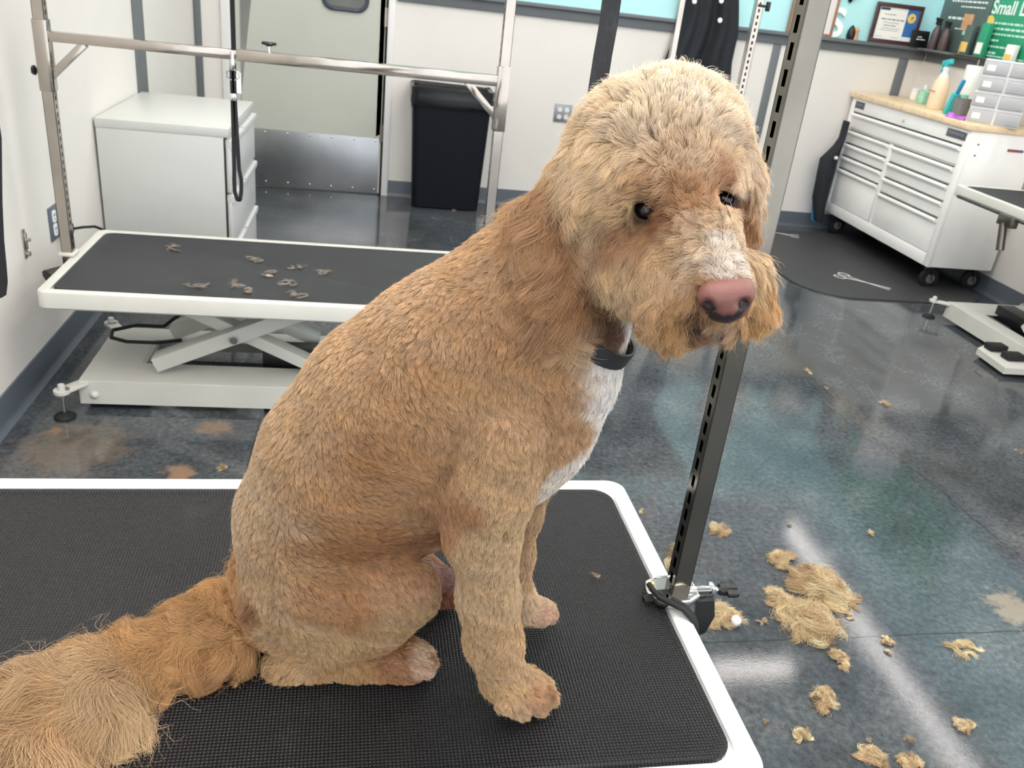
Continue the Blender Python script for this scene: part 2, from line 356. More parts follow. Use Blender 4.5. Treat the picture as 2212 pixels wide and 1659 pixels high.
def grooming_table(label, loc, rz, L, Wd, zt, rim=.027, pad='pad', base=True, white='white_metal', bshift=0, bw=.45, bl=1.19, th=.056, hx=None):
    e = empty('grooming_table', label, 'grooming table', (loc[0], loc[1], 0), rz)
    X, Y = L/2, Wd/2; a = MB(); R = .03
    def ring(i, z): return [(x, y, z) for x, y in rrect(-X+i, X-i, -Y+i, Y-i, max(R-i, .004), 6)]
    a.loops([ring(.006, zt-th), ring(0, zt-th+.006), ring(0, zt-.007), ring(.002, zt-.002), ring(.007, zt), ring(rim-.003, zt), ring(rim, zt-.003), ring(rim, zt-.009)])
    a.build('tabletop_frame', white, e)
    a = MB(); i = rim+.004
    def pr(i, z, r=.03): return [(x, y, z) for x, y in rrect(-X+i, X-i, -Y+i, Y-i, r, 6)]
    a.loops([pr(i, zt-.008), pr(i, zt-.003), pr(i+.002, zt-.0005), pr(i+.008, zt-.0005), pr(i+.010, zt-.002)])
    o = a.build('mat', pad, e)
    # base frame: two long channels, end plates and a top sheet with openings
    a = MB(); bx, by = bl/2, bw/2; z1 = .104; s = bshift
    a.box(-bx, bx, s-by, s-by+.004, .022, z1-.003, 0); a.box(-bx, bx, s+by-.004, s+by, .022, z1-.003)
    a.box(-bx, -bx+.004, s-by, s+by, .03, z1-.003); a.box(bx-.004, bx, s-by, s+by, .03, z1-.003)
    a.box(-bx, bx, s-by, s-by+.15, z1-.004, z1, .0015); a.box(-bx, bx, s+by-.10, s+by, z1-.004, z1, .0015)
    a.box(-bx, -bx+.16, s-by+.15, s+by-.10, z1-.004, z1); a.box(bx-.18, bx, s-by+.15, s+by-.10, z1-.004, z1)
    a.box(-bx+.13, -bx+.17, s-by+.15, s+by-.1, z1-.03, z1-.004)
    a.build('base_frame', white, e, smooth=False)
    # scissor lift between base and top
    zb, zh = z1+.004, zt-th; dz = zh-zb; slid = math.sqrt(max(.56**2-(dz-.05)**2, .1))
    for sy in (-1, 1):
        y = s*.4+sy*(by-.09)
        MB().bar((-bx+.22, y, zb+.03), (-bx+.22+slid, y, zh-.02), .07, .05, .004).build('scissor_arm', white, e)
        MB().bar((-bx+.22+slid, y-sy*.024, zb+.03), (-bx+.22, y-sy*.056, zh-.02), .06, .04, .004).build('scissor_arm', white, e)
        MB().cyl((-bx+.22+slid/2, y+.02, (zb+zh)/2), (-bx+.22+slid/2, y-.045, (zb+zh)/2), .013, 12).build('pivot_pin', 'chrome', e)
    MB().box(-bx+.16, -bx+.6, s*.4-.11, s*.4+.09, zh-.03, zh, .003).build('lift_bracket', white, e)
    MB().box(-bx+.55, -bx+.85, s*.4-.05, s*.4+.05, zb-.03, zb+.045, .006).build('motor_housing', 'black', e)
    for sx in (-1, 1):
        for sy in (-1, 1):
            f = MB(); x, y = sx*(bx+.032), s+sy*(by+.055)
            x0, y0 = sx*(bx-.03), s+sy*(by-.035)
            f.bar((x0, y0, z1-.012), (x, y, z1-.012), .042, .012, .004); f.lathe([(.0, 0), (.024, .0), (.025, .006), (.024, .012), (0, .012)], 16, Matrix.Translation((x, y, z1-.018)))
            f.lathe([(.011, 0), (.012, .004), (.010, .018), (0, .022)], 12, Matrix.Translation((x, y, z1-.006)))
            g = f.build('foot_bracket', 'cream_metal' if white == 'cream_metal' else white, e)
            MB().cyl((x, y, .012), (x, y, z1-.01), .005, 10).build('foot_screw', 'chrome', g)
            MB().lathe([(.032, 0), (.033, .004), (.026, .010), (.012, .016), (.0, .018)], 20, Matrix.Translation((x, y, .0005))).build('foot_pad', 'rubber', g)
    MB().lathe([(.014, 0), (.014, .004), (.008, .010), (0, .012)], 12, Matrix.Translation((-bx+.045, s-by, .055)) @ Matrix.Rotation(math.pi/2, 4, 'X')).build('cap_screw', white, e)
    return e
TB = grooming_table('white grooming table with scissor lift and hair-strewn black mat beside the left wall', (-.305, 2.82), .0025, 1.30, .65, .44, .030, 'pad_far', white='cream_metal', bshift=.0)
TF = grooming_table('white rimmed grooming table with black ribbed mat that the dog sits on', (-.1626, .8885), .0243, 1.24, .612, .645, .027, 'pad')
TR = grooming_table('white grooming table cut by the frame edge in front of the tool cart', (3.30, 3.40), .0, .0+1.27, .62, .70, .03, 'pad_far', white='cream_metal', bl=1.0); TR.rotation_euler = (0, 0, math.pi/2)
TH = grooming_table('grooming table mostly hidden behind the dog and its head', (1.37, 4.06), math.pi/2, 1.14, .56, .81, .03, 'pad_far', white='cream_metal', bw=.32, bl=.9, bshift=.06)
# pedals and bracket of the right table
pb = MB(); a0 = at(2112, 752, Z=.06); 
def Q(x, y, z): return tuple(at(x, y, Z=z))
pl = [Q(2112, 752, .05), Q(2172, 795, .05), Q(2260, 800, .05), Q(2260, 742, .05), Q(2140, 738, .05)]
pb.loops([[(p[0], p[1], .02) for p in pl], [(p[0], p[1], .05) for p in pl]]); e2 = pb.build('pedal_bracket', 'cream_metal')
e2.parent = TR; e2.matrix_parent_inverse = (Matrix.Translation(TR.location) @ Matrix.Rotation(math.pi/2, 4, 'Z')).inverted()
for px, py in ((2153, 746), (2190, 766)):
    c = at(px, py, Z=.075); p = MB().box(c[0]-.045, c[0]+.045, c[1]-.03, c[1]+.03, .052, .082, .005, None).build('pedal', 'rubber')
    p.parent = TR; p.matrix_parent_inverse = e2.matrix_parent_inverse
rod = MB(); x = 2.975
rod.cyl((x, 3.96, .652), (x, 3.2, .652), .009, 12); rod.box(x-.03, x+.01, 3.5, 3.6, .61, .66, .004); rod.cyl((x-.02, 3.56, .62), (x-.02, 3.52, .50), .018, 12)
o = rod.build('side_rod', 'dark_steel'); o.parent = TR; o.matrix_parent_inverse = e2.matrix_parent_inverse
# gas strut and hose under right table
o = MB().tube([(3.2, 3.45, .12), (3.35, 3.40, .2), (3.55, 3.38, .30)], .02).build('lift_strut', 'black'); o.parent = TR; o.matrix_parent_inverse = e2.matrix_parent_inverse
# cable under back table
o = MB().tube([(-.62, 2.80, .17), (-.70, 2.79, .16), (-.80, 2.80, .155), (-.86, 2.84, .15), (-.87, 2.90, .152), (-.80, 2.94, .158), (-.70, 2.90, .175), (-.6, 2.86, .27), (-.45, 2.85, .33)], .0065, 8).build('power_cable', 'rubber')
o.parent = TB; o.matrix_parent_inverse = (Matrix.Translation(TB.location) @ Matrix.Rotation(.0025, 4, 'Z')).inverted()

def slotted(a, p, z0, z1, w, side, pitch=.027, sl=.016, sw=.007, t=.0015):
    # hollow square tube with a row of slots on one side, which faces SIDE ((-1,0) = -x)
    x, y = p; h = w/2
    def bb(u0, u1, v0, v1, za, zb):   # u: outward along side, v: across
        sx, sy = side
        xs = sorted((x+u0*sx-v0*sy, x+u1*sx-v1*sy)); ys = sorted((y+u0*sy+v0*sx, y+u1*sy+v1*sx))
        a.box(xs[0], xs[1], ys[0], ys[1], za, zb)
    bb(-h, -h+t, -h, h, z0, z1); bb(-h, h, h-t, h, z0, z1); bb(-h, h, -h, -h+t, z0, z1)
    bb(h-t, h, -h, -sw/2, z0, z1); bb(h-t, h, sw/2, h, z0, z1)
    z = z0+.01; last = z0
    while z+sl < z1:
        bb(h-t, h, -sw/2, sw/2, last, z); last = z+sl; z += pitch
    bb(h-t, h, -sw/2, sw/2, last, z1)
    bb(-h+t, -h+2*t, -h+t, h-t, z0, z1)
    return a
def harm(label, pl, pr, zl, zr, ztop, zbar, w=.032, slot=(1, 0), extra=True, knob=True):
    d = np.array(pr)-np.array(pl); L = np.hypot(*d); u = d/L; e = empty('grooming_post', label, 'grooming arm', (pl[0], pl[1], zl-.12))
    def loc(o): o.location = (-pl[0], -pl[1], -(zl-.12)); return o
    for (x, y), z in ((pl, zl), (pr, zr)):
        o = loc(slotted(MB(), (x, y), z-.10, ztop, w, slot if (x, y) == tuple(pl) else (-slot[0], -slot[1]), .024, .013, .008).build('post', 'steel', e, smooth=False))
        o = loc(MB().box(x-w*.5-.004, x+w*.5+.004, y-w*.5-.004, y+w*.5+.004, zbar-.155, zbar+.045, .002).build('sleeve', 'steel', e))
    P0, P1 = Vector((*pl, zbar)), Vector((*pr, zbar)); U = Vector((*u, 0))
    loc(MB().bar(P0+U*w*.5, P0+U*L*.42, .032, .028, .002).build('crossbar', 'steel', e)); loc(MB().bar(P0+U*L*.40, P1-U*w*.5, .037, .032, .002).build('crossbar_sleeve', 'steel', e))
    for b, s in ((P0, 1), (P1, -1)):
        loc(MB().bar(b+U*s*.115+Vector((0, 0, -.012)), b+U*s*.01+Vector((0, 0, -.115)), .024, .022, .001).build('brace', 'steel', e))
    if knob:
        kx = P0+U*(L*.47)
        loc(MB().cyl(kx+Vector((0, 0, .015)), kx+Vector((0, 0, .035)), .004, 8).build('knob_stem', 'chrome', e))
        k = MB(); k.lathe([(.006, 0), (.015, .004), (.017, .008), (.008, .012), (0, .013)], 5, Matrix.Translation(kx+Vector((0, 0, .033)))); k.box(kx.x-.022, kx.x+.022, kx.y-.006, kx.y+.006, zbar+.037, zbar+.046, .003); loc(k.build('knob', 'black', e))
        k = MB(); kk = P0+Vector((-w*.5, 0, -.10)); k.cyl(kk, kk+Vector((-.014, 0, 0)), .005); k.lathe([(.010, 0), (.015, .004), (.013, .012), (0, .014)], 6, Matrix.Translation(kk+Vector((-.012, 0, 0))) @ Matrix.Rotation(-math.pi/2, 4, 'Y')); loc(k.build('side_knob', 'black', e))
    return e
pL = at(150, 549, Z=.44); pR = at(1010, 515, Z=.44)
zb = at(118, 75, Y=2.84)[2]
HA = harm('steel overhead grooming arm with two posts standing on the back table', (pL[0]+.0, 2.84), (.405, 2.84), .44, .44, 1.5, zb-.005)
o = HA
for x, s in ((pL[0], 1), (.405, -1)):
    a = MB(); a.box(*((x-.03, x+.013) if s > 0 else (x-.075, x+.02)), 2.81, 2.87, .372, .383); a.box(*((x-.02, x+.02) if s > 0 else (x-.075, x+.02)), 2.812, 2.868, .442, .450); a.box(x-.024, x+.024, 2.81, 2.87, .442, .452, .002)
    oo = a.build('clamp', 'cream_metal', HA); oo.location = (-pL[0], -2.84, -.32)
a = MB(); a.cyl((pL[0]-.005, 2.80, .405), (pL[0]-.04, 2.75, .39), .012, 10, .026); oo = a.build('clamp_knob', 'black', HA); oo.location = (-pL[0], -2.84, -.32)
# hidden table's arm
HB = harm('steel grooming arm with slotted posts behind the dog\'s head', tuple(at(1595, 215, Y=3.52)[:2]), tuple(at(1450, 130, Y=4.6)[:2]), .81, .81, 1.7, 1.62, .030, (0, -1), knob=False)
q = at(1640, 12, Y=3.5); a = MB(); a.cyl(q, q+np.array([.03, 0, 0]), .005); a.box(q[0]+.03, q[0]+.045, q[1]-.01, q[1]+.01, q[2]-.018, q[2]+.018, .004)
oo = a.build('side_knob', 'black', HB); oo.location = -HB.location
q = at(1600, 236, Y=3.45); a = MB(); a.tube([q, q+np.array([.015, -.005, .008]), q+np.array([.02, -.008, -.01])], .007); oo = a.build('clamp_knob', 'black', HB); oo.location = -HB.location

# front arm: one slotted post with a chrome clamp on the front table's end
PX, PY = .4515, .906
FA = empty('grooming_post', 'tall slotted steel grooming post clamped to the front table behind the dog\'s nose', 'grooming arm', (PX, PY, .60), .0243)
o = slotted(MB(), (0, 0), .03, 1.05, .0255, (-1, 0), .0268, .0175, .0085).build('post', mat('polished_steel_post', (122, 118, 110), .17, 1, var=.18, vs=7), FA, smooth=False)
a = MB()   # chrome clamp plate around the post
out = [(-.062, -.012), (-.060, .016), (-.040, .030), (.02, .034), (.034, .024), (.034, -.026), (.012, -.040), (-.022, -.044), (-.048, -.034)]
a.loops([[(x*.97, y*.97, .046) for x, y in out], [(x, y, .049) for x, y in out], [(x, y, .058) for x, y in out], [(x*.96, y*.96, .0605) for x, y in out], [(x*.90, y*.86, .0595) for x, y in out], [(x*.88, y*.84, .0585) for x, y in out]])
a.box(.016, .066, -.014, -.008, .050, .066, .001); a.box(.060, .068, -.018, .004, .046, .066, .002)
a.build('clamp_plate', 'chrome', FA)
MB().cyl((.014, -.010, .058), (.088, -.010, .058), .0045, 12).build('clamp_screw', 'chrome', FA)
a = MB(); a.cyl((.076, -.010, .058), (.088, -.010, .058), .010, 14, .012)
a.box(.084, .112, -.017, -.003, .049, .067, .005); a.box(.086, .110, -.03, .010, .053, .063, .004); a.build('wing_knob', 'black', FA)
a = MB(); a.loops([[(.030, -.026, .045), (.062, -.030, .05), (.066, -.016, .05), (.034, -.010, .045)], [(.030, -.03, .02), (.068, -.034, .02), (.070, -.016, .02), (.036, -.012, .02)], [(.04, -.036, -.012), (.056, -.038, -.012), (.06, -.024, -.012), (.044, -.02, -.012)], [(.045, -.034, -.02), (.05, -.034, -.02), (.052, -.03, -.02), (.046, -.029, -.02)]]); a.build('clamp_handle', 'black', FA)
a = MB(); a.cyl((-.048, .006, .058), (-.048, .006, .064), .004, 12); a.build('screw_head', mat('brass_screw', (222, 178, 84), .3, .8), FA)
a = MB(); a.box(-.046, -.041, -.008, .006, .0605, .063, .001, Matrix.Rotation(.5, 4, 'Z')); a.build('set_pin', 'black', FA)
a = MB(); a.box(-.02, -.008, -.016, -.004, .058, .068, .003); a.build('lock_tab', 'black', FA)
for _o in FA.children:
    if _o.name.split('.')[0] != 'post': _o.scale = (.78, .78, .85); _o.location = (0, 0, .0085)
FA.rotation_euler = (0, -.010, .0243)
# foam-covered cable looped around the clamp and over the rim
cb = MB(); pts = [at(x, y, Z=z) for x, y, z in ((1402, 1262, .668), (1408, 1272, .668), (1424, 1290, .666), (1450, 1303, .662), (1476, 1316, .657), (1494, 1334, .650), (1503, 1356, .636), (1503, 1374, .62))]
cb.tube(pts, .0042, 10); cb.tube([(p[0]+.003, p[1]+.008, p[2]) for p in pts[3:]], .004, 10)
q0, q1 = at(1390, 1296, Z=.651), at(1442, 1285, Z=.651); cb.tube([q0, (q0+q1)/2+np.array([0, 0, .002]), q1], .006, 8, taper=[.005, .008, .009])
o = cb.build('rubber_cable', 'rubber'); tag(o, 'black rubber cable looped around the post clamp and over the table rim', 'cable')

RP = at(2207, 405, Z=.70); e = empty('grooming_post', 'steel post at the far end of the table cut by the frame\'s right edge', 'grooming post', (RP[0], 4.045, .60))
slotted(MB(), (0, 0), 0, .95, .030, (-1, 0), .024, .013, .008).build('post', 'steel', e, smooth=False); MB().box(-.022, .022, -.03, .022, .04, .06, .003).build('clamp', 'cream_metal', e)
# hanging noose on the back arm
kx = at(503, 110, Y=2.83); NX, NZ = kx[0], kx[2]
e = empty('grooming_loop', 'black noose with silver slide hanging from the back table\'s crossbar', 'grooming noose', (NX, 2.815, 0))
e.location[2] = NZ-.60
zt0 = NZ-.002
a = MB(); a.tube([(0, 0, .60), (.0, 0, .575), (.0, 0, .55)], .006, 8); a.lathe([(.004, 0), (.009, .01), (.009, .03), (.004, .036)], 10, Matrix.Translation((0, 0, .545)))
for s in (-1, 1): a.tube([(s*.004, 0, .55), (s*.017, 0, .54), (s*.018, 0, .525), (s*.004, 0, .518)], .003, 6)
a.build('swivel_hook', 'chrome', e)
w0 = at(505, 150, Y=2.83)[2]-(NZ-.6); w1 = at(508, 432, Y=2.83)[2]-(NZ-.6)
a = MB(); hw = .010
for s, x0, x1 in ((-1, -.003, -.006), (1, .004, .016)):
    a.loops([[(x-hw*.6, -.002, z), (x+hw*.6, -.002, z), (x+hw*.6, .002, z), (x-hw*.6, .002, z)] for x, z in ((x0, w0+.02), (x0, w0-.1), (x0+(x1-x0)*.5, w0-.3), (x1, w1+.07), (x1*.9, w1+.03), (x1*.4+.004, w1+.005), (.006, w1))])
a.build('strap', mat('black_webbing', (18, 20, 28), .6), e)
zs = at(502, 208, Y=2.83)[2]-(NZ-.6); MB().box(-.012, .010, -.008, .006, zs-.012, zs+.012, .004).build('slide', 'chrome', e)
za = at(517, 178, Y=2.83)[2]-(NZ-.6); MB().box(.010, .024, -.001, .0, za-.03, za+.03).build('care_tag', 'ivory', e)
# upper strap of the same noose, going up behind the bar
ub = MB().box(-.007, .007, .03, .034, .60, 1.5).build('upper_strap', 'slot', e)

# black webbing strap that comes down behind the dog's head
def ribbon(name, pts, w, th, m, wd=(1, 0, 0), parent=None):
    a = MB(); wd = Vector(wd).normalized(); L = []
    for i, p in enumerate(pts):
        p = Vector(p); t = (Vector(pts[min(i+1, len(pts)-1)])-Vector(pts[max(i-1, 0)])).normalized(); n = t.cross(wd).normalized()
        L.append([p-wd*w/2-n*th/2, p+wd*w/2-n*th/2, p+wd*w/2+n*th/2, p-wd*w/2+n*th/2])
    a.loops(L); return a.build(name, m, parent)
t = NT('hair_flecked_webbing'); v = t.coord('Object'); n = t.noise(t.coord('Object', (1, 1, .35)), 130, 5, .7)
t.l(t.ramp(n, [(.5, lin((16, 19, 25))), (.66, lin((40, 43, 50))), (.78, lin((150, 146, 138)))]), t.b.inputs['Base Color']); t.b.inputs['Roughness'].default_value = .6; M['webbing_hair'] = t.m
sp = [at(x, y, Y=Yd) for x, y, Yd in ((1330, -120, .88), (1324, -20, .88), (1313, 60, .88), (1302, 120, .875), (1287, 215, .87), (1282, 330, .86), (1280, 420, .85), (1275, 520, .845))]
sp = [sp[0]+np.array([.03, 0, .8])]+sp
o = ribbon('leash', sp, .0185, .003, 'webbing_hair', RT); tag(o, 'black leash strap flecked with hair coming down behind the dog\'s head', 'leash')

# filing cabinet in the left corner
FC = empty('filing_cabinet', 'pale grey filing cabinet with drawers in the left corner by the door', 'filing cabinet', (XL+.26, 3.99, 0), .0)
hx, hy, hz = .253, .375, .742; x0 = -.253
MB().box(x0+.002, hx-.02, -hy+.002, hy-.002, .0, hz-.036, .002).build('body', 'cab_grey', FC)
MB().box(x0, hx, -hy, hy, hz-.036, hz, .003).build('top', 'cab_grey', FC)
MB().box(hx-.022, hx-.016, -hy+.002, -hy+.03, .0, hz-.04).build('edge_strip', 'gap', FC)
zs = [(.03, .245), (.255, .47), (.48, .695)]
for z0, z1 in zs:
    d = MB().box(hx-.016, hx+.004, -hy+.012, hy-.012, z0, z1-.03, .003).build('drawer', 'cab_light', FC)
    a = MB(); a.loops([[(hx-.016, y, z1-.03), (hx+.012, y, z1-.036), (hx+.016, y, z1-.02), (hx+.014, y, z1-.006), (hx-.016, y, z1)] for y in (-hy+.012, -.05)])
    a.loops([[(hx-.016, y, z1-.03), (hx+.012, y, z1-.036), (hx+.016, y, z1-.02), (hx+.014, y, z1-.006), (hx-.016, y, z1)] for y in (-.02, hy-.012)])
    a.box(hx-.016, hx+.002, -.05, -.02, z1-.03, z1)
    a.build('handle', 'cab_light', d)

# black bin with liner
tp = lambda x, y, Y: at(x, y, Y=Y)
bl, br = .268, .70; bY0, bY1 = 5.46, 5.70
ztop = at(893, 185, Y=5.46)[2]
BN = empty('trash_can', 'tall black slim trash can with bin liner against the white back wall', 'trash can', ((bl+br)/2, (bY0+bY1)/2, 0))
def rr3(hx, hy, r, z): return [(x, y, z) for x, y in rrect(-hx, hx, -hy, hy, r, 5)]
H_ = ztop-.02
xa = (at(893, 200, Y=5.46)[0], at(1064, 215, Y=5.46)[0]); cxt = (xa[0]+xa[1])/2-(bl+br)/2; hwt = (xa[1]-xa[0])/2
def sh(L, dx): return [(x+dx, y, z) for x, y, z in L]
MB().loops([rr3(.205, .10, .03, 0), rr3(.215, .11, .035, .01), sh(rr3((.215+hwt)/2, .125, .035, H_/2), cxt/2), sh(rr3(hwt, .14, .035, H_), cxt)]).build('body', 'bin', BN)
L = []
rnd = random.Random(3)
for k, (z, g) in enumerate([(H_-.10, .008), (H_-.07, .012), (H_-.03, .008), (H_+.01, .012), (H_+.022, .010), (H_+.012, -.008), (H_-.10, -.02)]):
    L.append([(x+cxt+rnd.uniform(-.004, .004), y+rnd.uniform(-.004, .004), z+(rnd.uniform(-.012, .012) if k < 1 else rnd.uniform(-.004, .004))) for x, y, _ in rr3(hwt+g, .14+g, .04, 0)])
MB().loops(L, cap0=False).build('liner', 'liner', BN)
a = MB(); a.lathe([(.002, 0), (.02, .02), (.022, .05), (.008, .08), (0, .09)], 10, Matrix.Translation((hwt+cxt+.01, -.10, H_-.115))); a.build('liner_knot', 'liner', BN)
MB().box(hwt+cxt-.012, hwt+cxt+.012, -.147, -.138, H_-.075, H_-.055, .002).build('label_scrap', 'ivory', BN)

# outlets
def outlet(name, c, xd, nrm, w, h, plate, label, round_=False):
    e = empty(name, label, 'wall outlet', c); xd = Vector(xd); nv = Vector(nrm); mx = facing((0, 0, 0), xd)
    if mx.col[2].to_3d().dot(nv) < 0: xd = -xd; mx = facing((0, 0, 0), xd)
    MB().box(-w/2, w/2, -h/2, h/2, .0005, .006, .002, mx).build('cover_plate', plate, e)
    for sx in (-1, 1):
        for sy in (-1, 1):
            cx, cy = sx*w*.20, sy*h*.20
            if round_: s = MB().lathe([(.015, .006), (.015, .009), (.0, .0095)], 20, mx @ Matrix.Translation((cx, cy, 0))).build('socket', 'socket', e)
            else: s = MB().loops([[(x, y, .005) for x, y in rrect(cx-.016, cx+.016, cy-.021, cy+.021, .009, 4)], [(x, y, .009) for x, y in rrect(cx-.016, cx+.016, cy-.021, cy+.021, .009, 4)]], mx).build('socket', 'socket', e)
            a = MB()
            for dx in (-.006, .006): a.box(cx+dx-.0012, cx+dx+.0012, cy+.001, cy+.009, .009, .0102, 0, mx)
            a.cyl(mx @ Vector((cx, cy-.009, .009)), mx @ Vector((cx, cy-.009, .0102)), .0025, 8); a.build('slots', 'slot', s)
    return e
outlet('wall_outlet', (1.24, YB, .637), (1, 0, 0), (0, -1, 0), .118, .115, 'plate_grey', 'grey four-socket wall outlet behind the dog\'s neck', True)
oc = at(119, 477, X=XL)
ol = outlet('wall_outlet', (XL, oc[1], oc[2]), (0, 1, 0), (1, 0, 0), .125, .118, 'plate_slate', 'slate four-socket outlet with a black plug on the left wall')
pc = empty('power_plug', 'black plug and cord in the left wall outlet', 'plug', (XL+.01, oc[1]+.03, oc[2]-.035))
a = MB(); a.box(0, .035, -.018, .018, -.018, .018, .005); a.build('plug_body', 'black', pc)
MB().tube([(.03, 0, 0), (.06, .03, .0), (.085, .08, -.01), (.11, .13, -.04), (.13, .17, -.10), (.14, .2, -.18), (.14, .22, -.3)], .005, 8).build('cord', 'rubber', pc)
c = at(52, 525, X=XL)
h = empty('wall_latch', 'small worn metal hook latch on the left wall', 'latch', (XL, c[1], c[2]))
a = MB(); a.box(0, .004, -.010, .010, -.05, .045, .001); a.build('latch_plate', 'steel', h)
a = MB(); a.cyl((.003, 0, .01), (.02, .0, .012), .006, 10); a.cyl((.004, 0, -.035), (.015, 0, -.035), .008, 10); a.box(.004, .010, -.006, .006, -.02, .035, .002); a.build('latch_bolt', 'steel', h)
# strap end hanging at the frame's left edge
q = [at(x, y, Y=1.6) for x, y in ((-4, 470), (-2, 520), (0, 560), (4, 600), (6, 630), (-2, 646), (-12, 636), (-16, 560), (-14, 470))]
q = [at(x, y, Y=1.6) for x, y in ((-10, 300), (-8, 440), (-4, 520), (1, 570), (4, 610), (1, 638), (-10, 644))]
q = [q[0]+np.array([0, 0, 1.2])]+q
o = ribbon('hanging_strap', q, .019, .006, mat('black_foam_strap', (24, 25, 32), .8, bump=.5, bs=300), RT); tag(o, 'black padded strap end hanging in front of the left wall', 'strap')

# tool cart along the right wall
CXF, CY0, CY1 = 3.245, 4.385, 5.70; zc0, zc1 = .145, .930
TC = empty('tool_cart', 'white rolling tool cart with many drawers and a butcher-block top', 'tool cart', ((CXF+3.68)/2, (CY0+CY1)/2, 0))
ox, oy = (CXF+3.68)/2, (CY0+CY1)/2
def TCb(a, name, m, par=None, **k):
    o = a.build(name, m, par or TC, **k)
    if par is None: o.location = (-ox, -oy, 0)
    return o
TCb(MB().box(CXF+.024, 3.675, CY0+.001, CY1-.001, zc0+.001, zc1-.001, .003), 'body', 'cart_white')
a = MB(); a.box(CXF, CXF+.025, CY0, CY0+.045, zc0, zc1, .003); a.box(CXF, CXF+.025, CY1-.045, CY1, zc0, zc1, .003); a.box(CXF+.001, CXF+.025, CY0+.044, CY1-.044, zc0, zc0+.07, .001); a.box(CXF+.001, CXF+.025, CY0+.044, CY1-.044, zc1-.085, zc1-.001, .001)
ym = CY0+.045+(CY1-CY0-.09)*.545
a.box(CXF+.002, CXF+.025, ym-.018, ym+.018, zc0+.06, .72, .002); TCb(a, 'front_frame', 'cart_white')
top = TCb(MB().box(CXF-.015, 3.68, CY0-.01, CY1+.02, zc1, zc1+.032, .003), 'worktop', 'wood')
def drawer(y0, y1, z0, z1):
    d = TCb(MB().box(CXF+.006, CXF+.024, y0, y1, z0, z1, .002), 'drawer', 'cart_white')
    a = MB(); a.loops([[(CXF+.006, y, z1-.03), (CXF-.010, y, z1-.026), (CXF-.014, y, z1-.016), (CXF-.010, y, z1-.006), (CXF+.006, y, z1-.003)] for y in (y0+.004, y1-.004)]); a.build('handle', 'cart_white', d)
    MB().box(CXF+.001, CXF+.008, y0+.004, y1-.004, z1-.004, z1+.001).build('shadow_gap', 'gap', d)
yA0, yA1, yB0, yB1 = CY0+.05, ym-.022, ym+.022, CY1-.05
drawer(yA0, yB1, .735, .838)
zz = [.275, .365, .455, .545, .635, .725]
for k, (z0, z1) in enumerate([(.220, .425), (.432, .522), (.529, .619), (.626, .722)]):
    drawer(yA0, yA1, z0, z1); 
for z0, z1 in [(.220, .462), (.468, .548), (.554, .634), (.640, .722)]: drawer(yB0, yB1, z0, z1)
bd = MB(); bd.box(CXF-.002, CXF+.002, CY1-.17, CY1-.055, .868, .912, .001); TCb(bd, 'badge', mat('badge_slate', (70, 76, 90), .4))
bd = MB(); bd.box(CXF-.002, CXF+.002, CY0+.03, CY0+.21, .868, .912, .001); TCb(bd, 'badge', mat('badge_grey', (88, 92, 98), .4))
for yc, w in ((CY1-.112, .09), (CY0+.12, .14)):
    a = MB()
    for k in range(6): a.box(CXF-.0035, CXF-.002, yc-w/2+k*w/6+.003, yc-w/2+(k+1)*w/6-.002, .884+(.004 if k % 2 else 0), .900)
    TCb(a, 'badge_lettering', mat('badge_letters', (120, 124, 132), .4))
TCb(MB().cyl((CXF-.004, (CY0+CY1)/2, .875), (CXF+.01, (CY0+CY1)/2, .875), .010, 12), 'lock', 'chrome')
TCb(MB().box(3.50, 3.575, CY0-.002, CY0+.001, .838, .852), 'side_badge', mat('badge_red', (150, 70, 76), .5)); TCb(MB().box(3.575, 3.60, CY0-.002, CY0+.001, .838, .852), 'side_badge', mat('badge_blue', (90, 104, 140), .5))
a = MB()
for z in (.86, .80): a.cyl((3.31, CY0+.002, z), (3.31, CY0-.003, z), .005, 8)
TCb(a, 'side_screws', 'dark_steel')
for x, y in ((CXF+.06, CY0+.06), (CXF+.06, CY1-.1), (3.6, CY0+.08), (3.6, CY1-.1)):
    a = MB(); a.box(x-.035, x+.035, y-.035, y+.035, zc0-.006, zc0); 
    for s in (-1, 1): a.bar((x, y+s*.022, zc0-.006), (x+.02, y+s*.022, .055), .04, .003)
    g = TCb(a, 'caster_fork', 'steel')
    w = MB().lathe([(.03, -.017), (.058, -.014), (.062, 0), (.058, .014), (.03, .017)], 24, Matrix.Translation((x+.02, y, .0625)) @ Matrix.Rotation(math.pi/2, 4, 'X')).build('caster_wheel', 'rubber', g)
    MB().lathe([(.028, -.019), (.03, 0), (.028, .019)], 18, Matrix.Translation((x+.02, y, .0625)) @ Matrix.Rotation(math.pi/2, 4, 'X')).build('wheel_hub', 'plate_grey', g)

